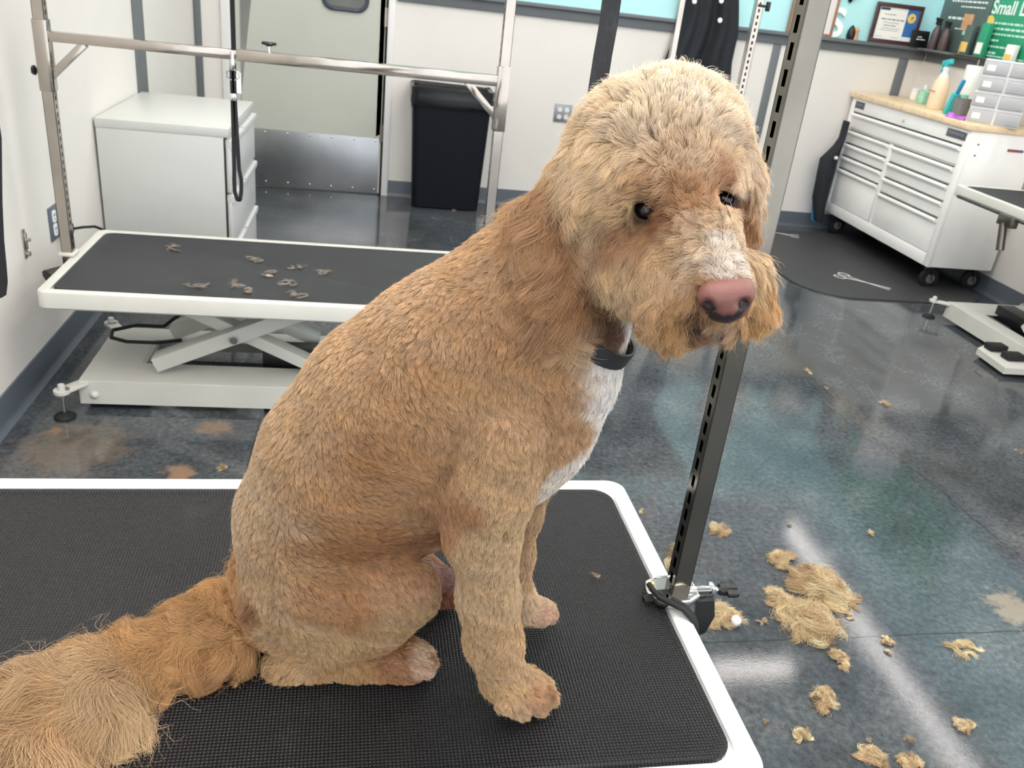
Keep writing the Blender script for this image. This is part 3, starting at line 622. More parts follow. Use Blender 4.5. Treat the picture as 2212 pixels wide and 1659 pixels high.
# anti-fatigue mat with scissors print
pm = rrect(2.42, 3.62, 4.15, 5.55, .30, 10)
FM = MB().loops([[(x, y, .0) for x, y in pm], [(x, y, .007) for x, y in pm], [(2.97+(x-2.97)*.985, 4.85+(y-4.85)*.985, .012) for x, y in pm]]).build('floor_mat', mat('black_foam_mat', (50, 51, 53), .55, var=.1, vs=8))
tag(FM, 'black rounded standing mat printed with white scissors before the tool cart', 'floor mat')
def scissors(x, y, ang, s):
    a = MB(); R = Matrix.Translation((x, y, .0126)) @ Matrix.Rotation(ang, 4, 'Z') @ Matrix.Scale(s, 4)
    for g in (-1, 1):
        b = MB(); b.tube([R @ Vector((-.06+.028*math.cos(t), g*.03+.02*math.sin(t), 0)) for t in np.linspace(0, 2*math.pi, 14)], .0028*s, 5)
        b.tube([R @ Vector(p) for p in ((-.035, g*.022, 0), (.02, g*.006, 0), (.17, -g*.014, 0))], .0036*s, 5)
        a._add(b.bm)
    o = a.build('scissors_print', 'frame_white', FM); o.scale = (1, 1, .25); o.location[2] = .0126*.75
p = at(1845, 603, Z=.012); q = at(1905, 620, Z=.012); scissors(p[0], p[1], math.atan2(q[1]-p[1], q[0]-p[0]), 1.25)
p = at(1700, 507, Z=.012); q = at(1660, 500, Z=.012); scissors(p[0], p[1], math.atan2(q[1]-p[1], q[0]-p[0]), .9)

# bag and cloth between the cart and the back wall
def cloth(name, fn, m, label, cat, nu=24, nv=40, th=.006):
    o = MB().grid(fn, nu, nv).build(name, m)
    s = o.modifiers.new('thickness', 'SOLIDIFY'); s.thickness = th; s.offset = 0
    if label: tag(o, label, cat)
    return o
def bagfn(u, v):
    x = 3.08+.26*u+.05*math.sin(v*5+1)*(1-u); z = .60-.50*v
    w = .5+.5*math.sin(v*math.pi)**.6
    return (3.24+(u-.5)*.32*w+.02*math.sin(7*v), 5.66-.03*math.sin(u*9+v*4)-.035*math.sin(v*3.1), z)
def blob(pts, m, name):
    return MB().loops([[(cx+rx*math.cos(t)*(1+.07*math.sin(3*t+z*20)), cy+ry*math.sin(t), z) for t in np.linspace(0, 2*math.pi, 20, endpoint=False)] for cx, cy, rx, ry, z in pts]).build(name, m)
def hang(pix, Y, ry):  # lens-section sack through measured left/right outlines
    out = []
    for xl, xr, yy in pix:
        a, b = at(xl, yy, Y=Y), at(xr, yy, Y=Y); x1 = min(b[0], CXF-.045); out.append(((a[0]+x1)/2, Y, (x1-a[0])/2*.93, ry, (a[2]+b[2])/2))
    return out
o = blob(hang([(1758, 1840, 480), (1754, 1830, 430), (1762, 1830, 380), (1770, 1835, 345), (1800, 1838, 318), (1815, 1836, 300), (1826, 1838, 262)], 5.60, .045), 'coat', 'apron'); tag(o, 'black apron bundled between the tool cart and the back wall', 'apron')
o = blob(hang([(1752, 1795, 478), (1752, 1800, 450), (1756, 1820, 430), (1770, 1830, 400), (1800, 1838, 330), (1812, 1838, 322)], 5.66, .03), 'blue_bag', 'cloth_bag'); tag(o, 'bright blue bag peeking out behind the black apron', 'bag')
o = MB().box(*sum([[v-.01, v+.01] for v in at(1806, 341, Y=5.54)], []), .003).build('bag_clip', 'ivory'); tag(o, 'small white clip on the black apron by the tool cart', 'clip')
# black smock on the back wall
rows = [(1476, 1590, -60), (1474, 1592, 0), (1468, 1592, 40), (1458, 1591, 75), (1448, 1585, 105), (1436, 1580, 135), (1428, 1579, 165), (1424, 1581, 185), (1440, 1578, 198)]
def sm(u, v):
    k = v*(len(rows)-1); i = min(int(k), len(rows)-2); f = k-i
    xl = rows[i][0]*(1-f)+rows[i+1][0]*f; xr = rows[i][1]*(1-f)+rows[i+1][1]*f; yy = rows[i][2]*(1-f)+rows[i+1][2]*f
    p = at(xl+(xr-xl)*u, yy, Y=YB-.07)
    dep = .03*math.sin(u*11+1.5+v*1.2)*(.5+.5*v)+.018*math.sin(u*23+v*3)
    return (p[0], YB-.085+dep-.03*math.sin(math.pi*u), p[2])
cs = cloth('smock', sm, 'coat', 'black grooming smock with silver snaps hanging on the back wall', 'smock', 50, 30, .005)
for x, y in ((1500, 3), (1558, 2), (1555, 44)):
    p = at(x, y, Y=YB-.17); MB().lathe([(.0, 0), (.016, .002), (.013, .008), (0, .009)], 12, Matrix.Translation(p) @ Matrix.Rotation(math.pi/2, 4, 'X')).build('snap', 'ivory', cs)
MB().cyl((at(1530, -60, Y=YB-.05)), np.array(at(1530, -60, Y=YB))+np.array([0, .0, 0]), .012, 10).build('hanger_hook', 'steel', cs)
# ---------------------------------------------------------------- things on the rail, on the cart top
YR = YB-.022   # leaning plane just in front of the back wall
def frame_flat(name, x0, x1, z0, z1, y, th, m, fw, label, cat, back='ivory', tilt=0):
    e = empty(name, label, cat, ((x0+x1)/2, y, z0))
    w, h = (x1-x0)/2, z1-z0; a = MB()
    a.box(-w, w, -th, 0, 0, fw, .002); a.box(-w, w, -th, 0, h-fw, h, .002); a.box(-w, -w+fw, -th, 0, fw, h-fw, .002); a.box(w-fw, w, -th, 0, fw, h-fw, .002)
    a.build('frame', m, e); MB().box(-w+fw*.8, w-fw*.8, -th*.5, -.002, fw*.8, h-fw*.8).build('sheet', back, e); return e, w, h
M['brown'] = mat('brown_frame_wood', (150, 112, 88), .5); M['maroon'] = mat('maroon_frame_wood', (70, 40, 46), .35, coat=.4)
M['sheetpaper'] = mat('pale_pink_sheet', (216, 208, 208), .5); M['cert_blue'] = mat('certificate_blue', (52, 108, 170), .5); M['gold'] = mat('seal_yellow', (228, 196, 104), .45)
M['ink'] = mat('grey_ink', (140, 142, 150), .6); M['dkblue'] = mat('dark_blue_band', (60, 72, 100), .5); M['white_s'] = mat('white_ceramic', (238, 240, 240), .3)
M['bottle_brown'] = mat('brown_bottle_plastic', (78, 64, 66), .4, var=.1, vs=30); M['green_sign'] = mat('green_sign', (40, 150, 110), .35, var=.12, vs=3); M['dark_sign'] = mat('dark_grey_sign', (84, 100, 98), .35, var=.15, vs=5)
M['text_pale'] = mat('pale_print', (190, 222, 208), .5); M['text_white'] = mat('white_print', (225, 232, 226), .5); M['amber'] = mat('amber_liquid', (232, 210, 182), .3)
M['clear_pl'] = mat('frosted_clear_plastic', (214, 216, 220), .25, trans=.35); M['grey_cup'] = mat('grey_plastic_cup', (128, 126, 122), .5); M['mint'] = mat('mint_label', (150, 205, 180), .4, var=.25, vs=60); M['purple'] = mat('purple_plastic', (178, 100, 205), .4)
# brown frame partly behind the post
e, w, h = frame_flat('picture_frame', 2.655, 2.975, RZ, RZ+.44, YR, .016, 'brown', .016, 'thin brown picture frame on the rail behind the steel post', 'picture frame', 'sheetpaper')
# white letter S
sx = (at(1787, 60, Y=YB-.03)[0]+at(1822, 60, Y=YB-.03)[0])/2
o = text('letter_ornament', 'S', .245, 'white_s', Matrix.Translation((sx+.004, YB-.012, RZ+.083)) @ Matrix.Rotation(math.pi/2, 4, 'X'), ext=.012, bold=.006)
tag(o, 'white decorative letter S standing on the chair rail', 'letter ornament')
# small figurine
c = at(1836, 95, Y=YB-.02); a = MB(); e = empty('figurine', 'small black and tan dog-head figurine beside the letter S', 'figurine', (c[0], YB-.022, RZ))
MB().lathe([(.0, 0), (.022, .0), (.028, .02), (.026, .045), (.016, .07), (.006, .085), (0, .088)], 14, Matrix.Translation((-.012, 0, 0))).build('black_half', 'black', e)
MB().lathe([(.0, 0), (.016, .0), (.018, .02), (.012, .04), (.018, .06), (.008, .078), (0, .08)], 14, Matrix.Translation((.02, -.004, 0))).build('tan_half', 'skin_tan', e)
# black hanging ornament at the top edge of the frame
c = at(1838, -4, Y=YB-.01); a = MB(); a.lathe([(0, -.03), (.012, -.02), (.02, 0), (.03, .03), (.02, .06), (0, .07)], 8, Matrix.Translation((c[0], YB-.012, c[2]))); a.lathe([(0, -.012), (.01, 0), (.012, .04), (0, .05)], 8, Matrix.Translation((c[0]+.045, YB-.012, c[2]+.012)))
tag(a.build('wall_ornament', 'black'), 'black ornament on the blue wall above the figurine', 'wall ornament')
# certificate
xa, xb, za, zb_ = at(1872, 92, Y=YR)[0], at(1972, 100, Y=YR)[0], RZ, at(1988, 14, Y=YR)[2]
e, w, h = frame_flat('framed_certificate', xa, xb, za, zb_, YR, .016, 'maroon', .026, 'maroon framed certificate with blue band and yellow seal on the rail', 'certificate', 'ivory')
MB().box(w*.36, w-.024, -.0095, -.008, .024, h-.024).build('blue_band', 'cert_blue', e)
MB().lathe([(.030, 0), (.030, .0012), (0, .0014)], 24, Matrix.Translation((w*.58, -.0094, h*.68)) @ Matrix.Rotation(math.pi/2, 4, 'X')).build('seal', 'gold', e)
o = text('seal_mark', 'P', .024, 'dkblue', Matrix.Translation((w*.58, -.0112, h*.68)) @ Matrix.Rotation(math.pi/2, 4, 'X'), e, shear=.3, bold=.001)
MB().box(-w+.034, -w+.10, -.0095, -.0085, h-.045, h-.03).build('header_bar', 'dkblue', e)
MB().box(w*.36, w-.026, -.0100, -.0094, .026, .052).build('band_footer', 'text_white', e)
a = MB(); r = random.Random(5)
def words(a, x0, x1, z, hh, y=-.0095, gap=.4):
    x = x0
    while x < x1-.004:
        l = min(r.uniform(.6, 2.2)*hh, x1-x); a.box(x, x+l, y, y+.0008, z-hh*.28, z+hh*.28); x += l+hh*gap
for z, x0, x1, hh in ((.72, .2, .62, .009), (.60, .12, .95, .014), (.52, .2, .8, .006), (.45, .25, .7, .011), (.38, .2, .85, .005), (.33, .15, .8, .005), (.17, .05, .3, .005), (.17, .6, .9, .005)):
    W_ = w*1.36-.03; words(a, -w+.03+x0*W_, -w+.03+x1*W_, h*z, hh)
a.build('certificate_print', 'ink', e)
# small black card
xa, xb = at(1962, 104, Y=YR-.03)[0], at(2000, 108, Y=YR-.03)[0]
e = empty('display_card', 'small black card with white script leaning beside the certificate', 'card', ((xa+xb)/2, YR-.03, RZ))
MB().box(-(xb-xa)/2, (xb-xa)/2-.0, -.003, 0, 0, .105, .001, Matrix.Rotation(-.12, 4, 'X')).build('card', 'black', e)
a = MB(); r = random.Random(2); words(a, -.035, .03, .05, .012, -.0120); words(a, -.03, .0, .065, .012, -.0140); a.build('script_print', 'text_white', e)
# right wall items (face -x)
XW = XR-.004
def rmx(y, z): return facing((XW, y, z), (0, -1, 0))
def sign(name, y0, y1, z0, z1, m, label, dx=.0):
    e = empty(name, label, 'sign', (XW-dx, (y0+y1)/2, z0)); MB().box(-.004, 0, -(y1-y0)/2, (y1-y0)/2, 0, z1-z0, .001).build('panel', m, e); return e
e = sign('wall_poster', 5.17, 5.66, RZ+.002, 1.80, 'dark_sign', 'dark grey dog-grooming poster standing on the right wall rail', .012)
def tx(e, body, size, y, z, m, dx=-.0045, al='LEFT', bold=.0): return text('print', body, size, m, facing((dx, y, z), (0, -1, 0)), e, al and .0003, al, 0, bold)
def rwords(a, y0, y1, z, hh, rr, x=-.0048):
    y = y0
    while y > y1+.004:
        l = min(rr.uniform(.7, 2.4)*hh, y-y1); a.box(x, x+.0008, y-l, y, z-hh*.3, z+hh*.3); y -= l+hh*.45
rr = random.Random(4)
a = MB(); 
for z, y0, y1, hh in ((.30, .16, -.2, .018), (.27, .05, -.2, .014), (.20, .15, -.05, .024), (.14, .05, -.2, .014)): rwords(a, y0, y1, z, hh, rr)
a.build('poster_print', 'text_white', e)
for y, z, hy_, hz_, m_ in ((-.06, .185, .05, .045, 'skin_tan'), (-.10, .12, .06, .012, 'mint'), (-.10, .03, .04, .04, 'gold')): MB().box(-.0052, -.004, y-hy_, y+hy_, z-hz_, z+hz_).build('poster_picture', m_, e)

e = sign('shop_sign', 3.9, 5.165, RZ+.002, 1.95, 'green_sign', 'large green Small Dog sign with white lettering on the right wall', .010)
y0 = 5.14-(3.9+5.165)/2; sz = .105
zS = at(2160, 20, X=XW-.015)[2]-RZ
text('headline_lettering', 'Small Dog', sz, 'text_white', facing((-.0046, 5.165-(3.9+5.165)/2-.005, zS+.005), (0, -1, 0)), e, .0004, 'LEFT', 0, .002)
a = MB(); rr = random.Random(9)
for z, ya, yb, hh in ((.195, .60, .05, .020), (.165, .58, .1, .020), (.135, .56, .0, .018), (.10, .62, .48, .020), (.065, .61, .30, .018), (.03, .61, .47, .022), (.012, .60, .2, .014)): rwords(a, ya, yb, z, hh, rr)
a.build('sign_print', 'text_pale', e)
MB().lathe([(.045, 0), (.045, .001), (0, .0012)], 20, facing((-.0042, .615, .19), (0, -1, 0))).build('yellow_dot', 'gold', e)
# bottles on the right rail
def spray(name, c, h, r, mb, mt, label, cat='spray bottle', group=None, dirx=(0, 1, 0), trig=True, par=None, neck=.75):
    e = empty(name, label, cat, c, 0, group)
    MB().lathe([(0, 0), (r*.96, 0), (r, .006), (r, h*.45), (r*.8, h*.6), (r*.42, h*.70), (r*.36, h*.76), (0, h*.76)], 18).build('bottle_body', mb, e)
    a = MB(); a.lathe([(r*.45, h*.74), (r*.48, h*.76), (r*.48, h*.82), (r*.3, h*.84), (0, h*.84)], 14)
    d = Vector(dirx)
    a.bar(Vector((0, 0, h*.90))-d*r*.7, Vector((0, 0, h*.93))+d*r*1.25, r*.55, h*.09, .004)
    a.bar(Vector((0, 0, h*.82)), Vector((0, 0, h*.92)), r*.5, r*.5); a.bar(Vector((0, 0, h*.90))+d*r*.8, Vector((0, 0, h*.76))+d*r*1.0, .008, .010)
    a.build('trigger_head', mt, e); return e
spray('spray_bottle', (XR-.075, 5.56, RZ), .20, .030, 'bottle_brown', 'black', 'brown spray bottle on the rail, the one in the wall corner', group='brown spray bottles')
spray('spray_bottle', (XR-.070, 5.46, RZ), .185, .030, 'bottle_brown', 'black', 'brown spray bottle on the rail, nearer the green sign', group='brown spray bottles')
rl = MB(); rl.box(XR-.115, XR-.012, 5.30, 5.66, RZ-.012, RZ+.0, .002); tag(rl.build('corner_shelf', 'slate'), 'small slate corner shelf under the brown spray bottles', 'shelf')
def pack(y, z, hy_, hz_, m_, label, lid='gold'):
    e = empty('product_pack', label, 'product pack', (XR-.05, y, z)); MB().box(-.018, .018, -hy_, hy_, 0, hz_, .004).build('pack_body', m_, e)
    MB().box(-.0195, -.0175, -hy_*.8, hy_*.8, hz_*.08, hz_*.42).build('pack_label', lid, e); return e
rl = MB(); rl.box(XR-.075, XR-.016, 4.7, 5.295, RZ-.004, RZ+.001); tag(rl.build('rail_shelf', 'slate'), 'narrow slate shelf along the right wall rail', 'shelf')
pack(5.245, RZ+.001, .035, .17, 'dark_sign', 'dark pack with a yellow label on the right rail')
pack(5.10, RZ+.001, .036, .19, 'green_sign', 'green pack with a pale label on the right rail', 'ivory')
pack(4.82, RZ+.001, .036, .09, 'ivory', 'small white bottle with a yellow top in front of the green sign', 'gold')

# things on the cart top
ZC = .963
e = empty('jar', 'small white jar with lid at the cart top\'s far end', 'jar', (3.60, at(1973, 212, X=3.60)[1], ZC)); MB().lathe([(0, 0), (.024, 0), (.026, .01), (.026, .055), (0, .056)], 18).build('jar_body', 'ivory', e); MB().lathe([(.028, .054), (.028, .072), (.024, .075), (0, .075)], 18).build('lid', 'frame_white', e)
def topat(x, y, back=.1): p = at(x, y, Z=ZC); d = np.array(p[:2]); return p
def onTop(name, x, y, label, cat, X=3.5):
    p = at(x, y, X=X)
    return empty(name, label, cat, (X, p[1], ZC))
e = onTop('bottle', 1991, 220, 'mint green speckled bottle with white cap on the cart', 'bottle', 3.52); MB().lathe([(0, 0), (.032, 0), (.036, .03), (.034, .075), (.016, .088), (0, .088)], 18).build('bottle_body', 'mint', e); MB().lathe([(.014, .086), (.015, .115), (.0, .118)], 12).build('cap', 'frame_white', e)
e = onTop('spray_bottle', 2020, 228, 'large clear spray bottle of amber liquid with turquoise trigger', 'spray bottle', 3.44)
MB().lathe([(0, 0), (.048, 0), (.052, .01), (.052, .11), (.046, .16), (.03, .19), (.016, .215), (.016, .225), (0, .225)], 20).build('bottle_body', 'amber', e); MB().lathe([(.040, .168), (.028, .195), (.018, .22), (.02, .226), (.02, .245), (0, .246)], 18).build('white_neck', 'frame_white', e)
MB().box(-.054, -.050, -.03, .03, .10, .106).build('level_mark', 'wood_edge', e)
a = MB(); a.bar((0, .045, .262), (0, -.035, .282), .026, .030, .005); a.bar((0, 0, .24), (0, 0, .27), .026, .026, .003); a.bar((0, .03, .27), (0, .045, .21), .010, .012, .002); a.build('trigger_head', 'turquoise', e)
e = onTop('paper_towel_roll', 2078, 246, 'tall roll of white paper towel on the cart', 'paper towel roll', 3.57); MB().lathe([(.02, 0), (.058, 0), (.06, .004), (.06, .27), (.056, .275), (.02, .275)], 28).build('roll', 'frame_white', e)
MB().cyl((0, 0, .27), (0, 0, .31), .008, 12).build('holder_knob', 'chrome', e)
e = onTop('cleaning_brush', 2053, 240, 'turquoise brush with blue handle leaning by the towel roll', 'brush', 3.36)
MB().bar((0, .03, 0), (0, -.01, .12), .05, .03, .006).build('brush_body', 'turquoise', e); MB().bar((0, -.01, .12), (0, -.035, .20), .022, .016, .004).build('handle', 'blue_bag', e)
e = onTop('cup', 2073, 243, 'grey plastic cup holding small tools on the cart', 'cup', 3.31)
MB().loops([rr3(.028, .028, .008, 0), rr3(.038, .038, .01, .11), rr3(.034, .034, .01, .11), rr3(.026, .026, .008, .01)]).build('cup_body', 'grey_cup', e); MB().lathe([(0, .10), (.018, .11), (.02, .13), (0, .135)], 12).build('green_tool', 'mint', e)
e = onTop('plastic_scoop', 2056, 248, 'purple curved plastic scoop lying in front of the grey cup', 'plastic scoop', 3.275)
a = MB(); a.lathe([(.0, .03), (.02, .026), (.034, .0), (.031, 0), (.018, .022), (0, .026)], 16); a.loops([[(.0, -.03, .004), (.01, -.035, .012), (.01, -.03, .014), (0, -.028, .008)], [(0, -.10, .0), (.03, -.10, .02), (.03, -.095, .024), (0, -.09, .006)]]); a.build('scoop', 'purple', e)
# stack of clear drawers
RA = math.radians(52); LF = np.array([3.272, 4.50]); ux = np.array([math.cos(RA), math.sin(RA)]); uy = np.array([-math.sin(RA), math.cos(RA)])
cs_ = LF+ux*.10-uy*.13
for k, (dy_, col) in enumerate([(0, 'skin_tan'), (.004, 'dkblue'), (-.004, 'cert_blue'), (.0, 'wood')]):
    z = ZC+.001+k*.083; lab = ['lowest', 'second from the bottom', 'third from the bottom', 'topmost'][k]; c_ = cs_+uy*dy_
    e = empty('storage_drawer', 'frosted clear storage drawer box on the cart, %s of its stack' % lab, 'storage box', (c_[0], c_[1], z), RA, 'clear storage drawers stacked on the cart')
    a = MB(); a.box(-.10, .10, -.13, .13, 0, .006, .001); a.box(-.10, .10, -.13, .13, .074, .082, .002); a.box(-.10, .10, -.13, -.125, .006, .074); a.box(-.10, .10, .125, .13, .006, .074); a.box(.095, .10, -.125, .125, .006, .074); a.box(-.10, -.09, -.006, .006, .006, .074); a.build('shell', 'frame_white', e)
    for s_ in (-1, 1):
        y0_, y1_ = sorted((s_*.006, s_*.127)); MB().box(-.106, -.10, y0_, y1_, .008, .073, .002).build('drawer_front', 'clear_pl', e)
    MB().box(-.092, .0, .015, .085, .007, .045, .004).build('contents', 'grey_cup' if k % 2 else 'wood', e); MB().box(-.092, .0, -.10, -.01, .007, .05, .004).build('contents', col, e)
    MB().box(-.1072, -.106, .07, .112, .025, .055).build('label', 'ivory', e)

# ---------------------------------------------------------------- the dog: one continuous sculpted body, fur as curves
def depth_of(p): return float((np.array(p)-CAM) @ FW)
PR = []   # primitives: group, a, b, ra, rb, ky, k
def rc(g, p, q=None, ky=1.0, k=.02, op=1):
    # p, q = (px, py, Y, radius in px at that depth), the measured outline of the animal in its own plane
    def cv(t):
        x, y, Yp, r = t; w = at(x, y, Y=Yp); return np.array(w), r*depth_of(w)/F
    a, ra = cv(p); b, rb = cv(q if q else p)
    PR.append((g, a, b, ra, rb, ky, k, op))
def chain(g, pts, ky=1.0, k=.02):
    for i in range(len(pts)-1): rc(g, pts[i], pts[i+1], ky, k)
def d_prim(P, pr):
    g, a, b, ra, rb, ky, k, op = pr; ba = b-a; L2 = ba @ ba
    pa = P-a
    t = np.clip((pa @ ba)/L2, 0, 1) if L2 > 1e-10 else np.zeros(pa.shape[:-1])
    v = pa-t[..., None]*ba
    if ky != 1.0: v = v*np.array([1, 1/ky, 1])
    d = np.sqrt((v*v).sum(-1))-(ra+t*(rb-ra))
    return d*min(1, ky) if ky < 1 else d
def smin(a, b, k):
    h = np.clip(.5+.5*(b-a)/k, 0, 1); return b*(1-h)+a*h-k*h*(1-h)
def sdf(P, groups=None):
    d = np.full(P.shape[:-1], 9.)
    for pr in PR:
        if groups and pr[0] not in groups: continue
        e = d_prim(P, pr)
        d = smin(d, e, pr[6]) if pr[7] > 0 else -smin(-d, e, pr[6])
    return d
# torso and neck
chain('body', [(655, 1255, .83, 132), (692, 1120, .82, 166), (765, 1000, .81, 192), (865, 885, .80, 205), (985, 795, .795, 205), (1075, 725, .79, 188), (1150, 640, .785, 158), (1240, 560, .78, 145), (1330, 480, .775, 140)], .86, .02)
rc('body', (1115, 895, .79, 176), (1165, 800, .785, 168), .86, .03)
rc('body', (1180, 760, .785, 130), (1240, 690, .78, 100), .9, .03)
rc('body', (870, 1050, .80, 130), (1050, 990, .79, 140), .75, .03)
rc('body', (800, 1120, .81, 120), (930, 1110, .80, 70), .8, .03)
# near hind leg
rc('leg', (690, 1268, .768, 112), (858, 1272, .755, 84), .60, .006)
rc('leg', (660, 1320, .785, 110), (810, 1340, .772, 78), .6, .02)
rc('leg', (880, 1290, .768, 60), (700, 1395, .776, 60), .8, .015)
rc('leg', (618, 1438, .776, 42), (770, 1446, .772, 34), 1, .012)
rc('leg', (770, 1446, .772, 34), (880, 1432, .768, 44), 1, .012)
for x, y, Yt in ((918, 1447, .752), (926, 1432, .766), (920, 1414, .780), (905, 1402, .792)): rc('paw', (x-24, y-5, Yt, 20), (x, y, Yt, 17), 1, .003)
# far hind foot and the bare inner fold between the legs
rc('leg', (860, 1215, .872, 60), (935, 1248, .880, 34), 1, .02)
rc('paw', (900, 1290, .888, 24), (966, 1288, .885, 22), 1, .01)
rc('bare', (850, 1225, .835, 40), (925, 1244, .842, 27), 1, .012)
rc('bare', (925, 1244, .842, 27), (970, 1250, .842, 23), 1, .008)
rc('leg', (850, 1250, .865, 50), (905, 1290, .885, 26), 1, .012)
# near foreleg
chain('leg', [(1085, 950, .724, 88), (1064, 1060, .718, 84), (1050, 1160, .716, 67), (1054, 1290, .714, 59), (1066, 1385, .711, 54), (1084, 1450, .709, 44)], 1, .013)
rc('leg', (1000, 1085, .735, 48), (1020, 1150, .722, 50), 1, .03)
rc('paw', (1088, 1468, .709, 44), (1125, 1488, .706, 44), 1, .012)
for x, y, Yt in ((1128, 1532, .686), (1164, 1524, .697), (1184, 1506, .711), (1174, 1484, .724)): rc('paw', (x-34, y-20, Yt, 23), (x, y, Yt, 19), 1, .003)
# far foreleg
chain('leg', [(1130, 1040, .835, 60), (1122, 1110, .838, 40), (1112, 1200, .838, 33), (1110, 1275, .837, 30), (1128, 1305, .835, 34)], 1, .02)
for x, y, Yt in ((1168, 1335, .825), (1185, 1328, .836), (1180, 1315, .848)): rc('paw', (x-36, y-10, Yt, 22), (x, y, Yt, 17), 1, .003)
# tail lying on the mat
def zt(x, y, r): w = at(x, y, Z=.648+r); return w
def rz(g, p, q, r0, r1, ky=1.0, k=.02):
    PR.append((g, np.array(zt(*p, r0)), np.array(zt(*q, r1)), r0, r1, ky, k, 1))
tl = [(560, 1310, .030), (500, 1345, .030), (420, 1365, .026), (320, 1410, .024), (210, 1460, .026), (90, 1520, .028), (-40, 1590, .024), (-160, 1640, .018)]
for i in range(len(tl)-1): rz('tail', tl[i][:2], tl[i+1][:2], tl[i][2], tl[i+1][2])
for p, q, r0, r1 in (((300, 1450), (190, 1530), .016, .022), ((190, 1530), (70, 1620), .022, .024), ((470, 1335), (420, 1350), .036, .030), ((500, 1395), (430, 1410), .024, .022)): rz('tail', p, q, r0, r1)
# head
rc('head', (1402, 352, .765, 172), (1440, 335, .765, 166), .95, .03)
rc('head', (1318, 430, .732, 98), (1345, 560, .722, 84), .85, .022)
rc('head', (1560, 400, .775, 72), (1575, 480, .765, 52), .9, .03)
rc('head', (1480, 420, .715, 82), (1500, 520, .695, 80), 1, .03)
rc('head', (1395, 398, .700, 44), (1340, 430, .715, 40), 1, .02)     # near brow
rc('head', (1545, 378, .735, 34), (1590, 400, .755, 30), 1, .02)     # far brow
rc('muzzle', (1490, 510, .695, 84), (1548, 620, .650, 66), 1, .02)
rc('muzzle', (1400, 590, .700, 78), (1470, 660, .668, 66), 1, .025)
rc('muzzle', (1430, 668, .680, 48), (1480, 676, .665, 44), 1, .02)
rc('muzzle', (1595, 590, .690, 48), (1625, 655, .680, 38), 1, .02)
rc('muzzle', (1530, 688, .665, 36), (1560, 690, .662, 30), 1, .018)
# eye sockets
rc('head', (1394, 452, .664, 30), (1390, 452, .694, 26), 1, .010, -1)
rc('head', (1560, 430, .690, 26), (1558, 430, .722, 22), 1, .010, -1)
# ears
chain('ear', [(1235, 375, .758, 38), (1186, 470, .744, 44), (1170, 570, .734, 52), (1190, 655, .726, 56), (1222, 708, .722, 40)], .5, .012)
chain('ear', [(1590, 370, .805, 30), (1602, 450, .808, 28), (1598, 540, .80, 26), (1592, 600, .795, 18)], .6, .014)

# grid -> mesh
h = .003; lo = np.array([-.50, .60, .640]); hi = np.array([.42, .94, 1.375]); n = np.ceil((hi-lo)/h).astype(int)
fld = np.full(n, .05, np.float32)
for pr in PR:
    g, a, b, ra, rb, ky, k, op = pr; mg = max(ra, rb)*max(1, ky)+.035+k
    i0 = np.maximum(((np.minimum(a, b)-mg-lo)/h).astype(int), 0); i1 = np.minimum(((np.maximum(a, b)+mg-lo)/h).astype(int)+1, n)
    if (i1 <= i0).any(): continue
    ax = [lo[j]+h*np.arange(i0[j], i1[j]) for j in range(3)]
    G = np.stack(np.meshgrid(*ax, indexing='ij'), -1); e = d_prim(G, pr).astype(np.float32)
    sl = tuple(slice(i0[j], i1[j]) for j in range(3)); c = fld[sl]
    fld[sl] = smin(c, e, k) if op > 0 else -smin(-c, e, k)
zc = lo[2]+h*np.arange(n[2])
fld = np.maximum(fld, (.6455-zc)[None, None, :].astype(np.float32))
import openvdb
vg = openvdb.FloatGrid(); vg.background = .05; vg.copyFromArray(fld)
pts, quads = vg.convertToQuads(isovalue=0.0)[:2] if True else None
V = lo+h*np.array(pts, dtype=np.float64)
me = bpy.data.meshes.new('dog'); me.from_pydata(V.tolist(), [], [tuple(int(i) for i in q) for q in quads]); me.update()
dog = bpy.data.objects.new('dog', me); C.objects.link(dog)
# keep only the largest island; smooth
bm = bmesh.new(); bm.from_mesh(me); bmesh.ops.recalc_face_normals(bm, faces=bm.faces)
for _ in range(2): bmesh.ops.smooth_vert(bm, verts=bm.verts, factor=.5, use_axis_x=True, use_axis_y=True, use_axis_z=True)
seen = set(); best = []
for v in bm.verts:
    if v.index in seen: continue
    st = [v]; seen.add(v.index); comp = []
    while st:
        u = st.pop(); comp.append(u)
        for e in u.link_edges:
            w = e.other_vert(u)
            if w.index not in seen: seen.add(w.index); st.append(w)
    if len(comp) > len(best): best = comp
keep = set(v.index for v in best); bmesh.ops.delete(bm, geom=[v for v in bm.verts if v.index not in keep], context='VERTS')
bm.to_mesh(me); bm.free(); me.shade_smooth()
tag(dog, 'clipped golden doodle dog sitting on the black mat, looking right', 'dog')
nv = len(me.vertices); V = np.empty(nv*3); me.vertices.foreach_get('co', V); V = V.reshape(-1, 3)
N = np.empty(nv*3); me.vertices.foreach_get('normal', N); N = N.reshape(-1, 3)

def hit(x, y):   # where the sight line through a measured point meets the sculpted body
    d = ray(x, y); d = d/np.linalg.norm(d); t = .4
    for _ in range(120):
        s = float(sdf((CAM+d*t)[None])[0])
        if s < .0006: break
        t += max(s*.7, .0005)
        if t > 1.6: return None
    return CAM+d*t
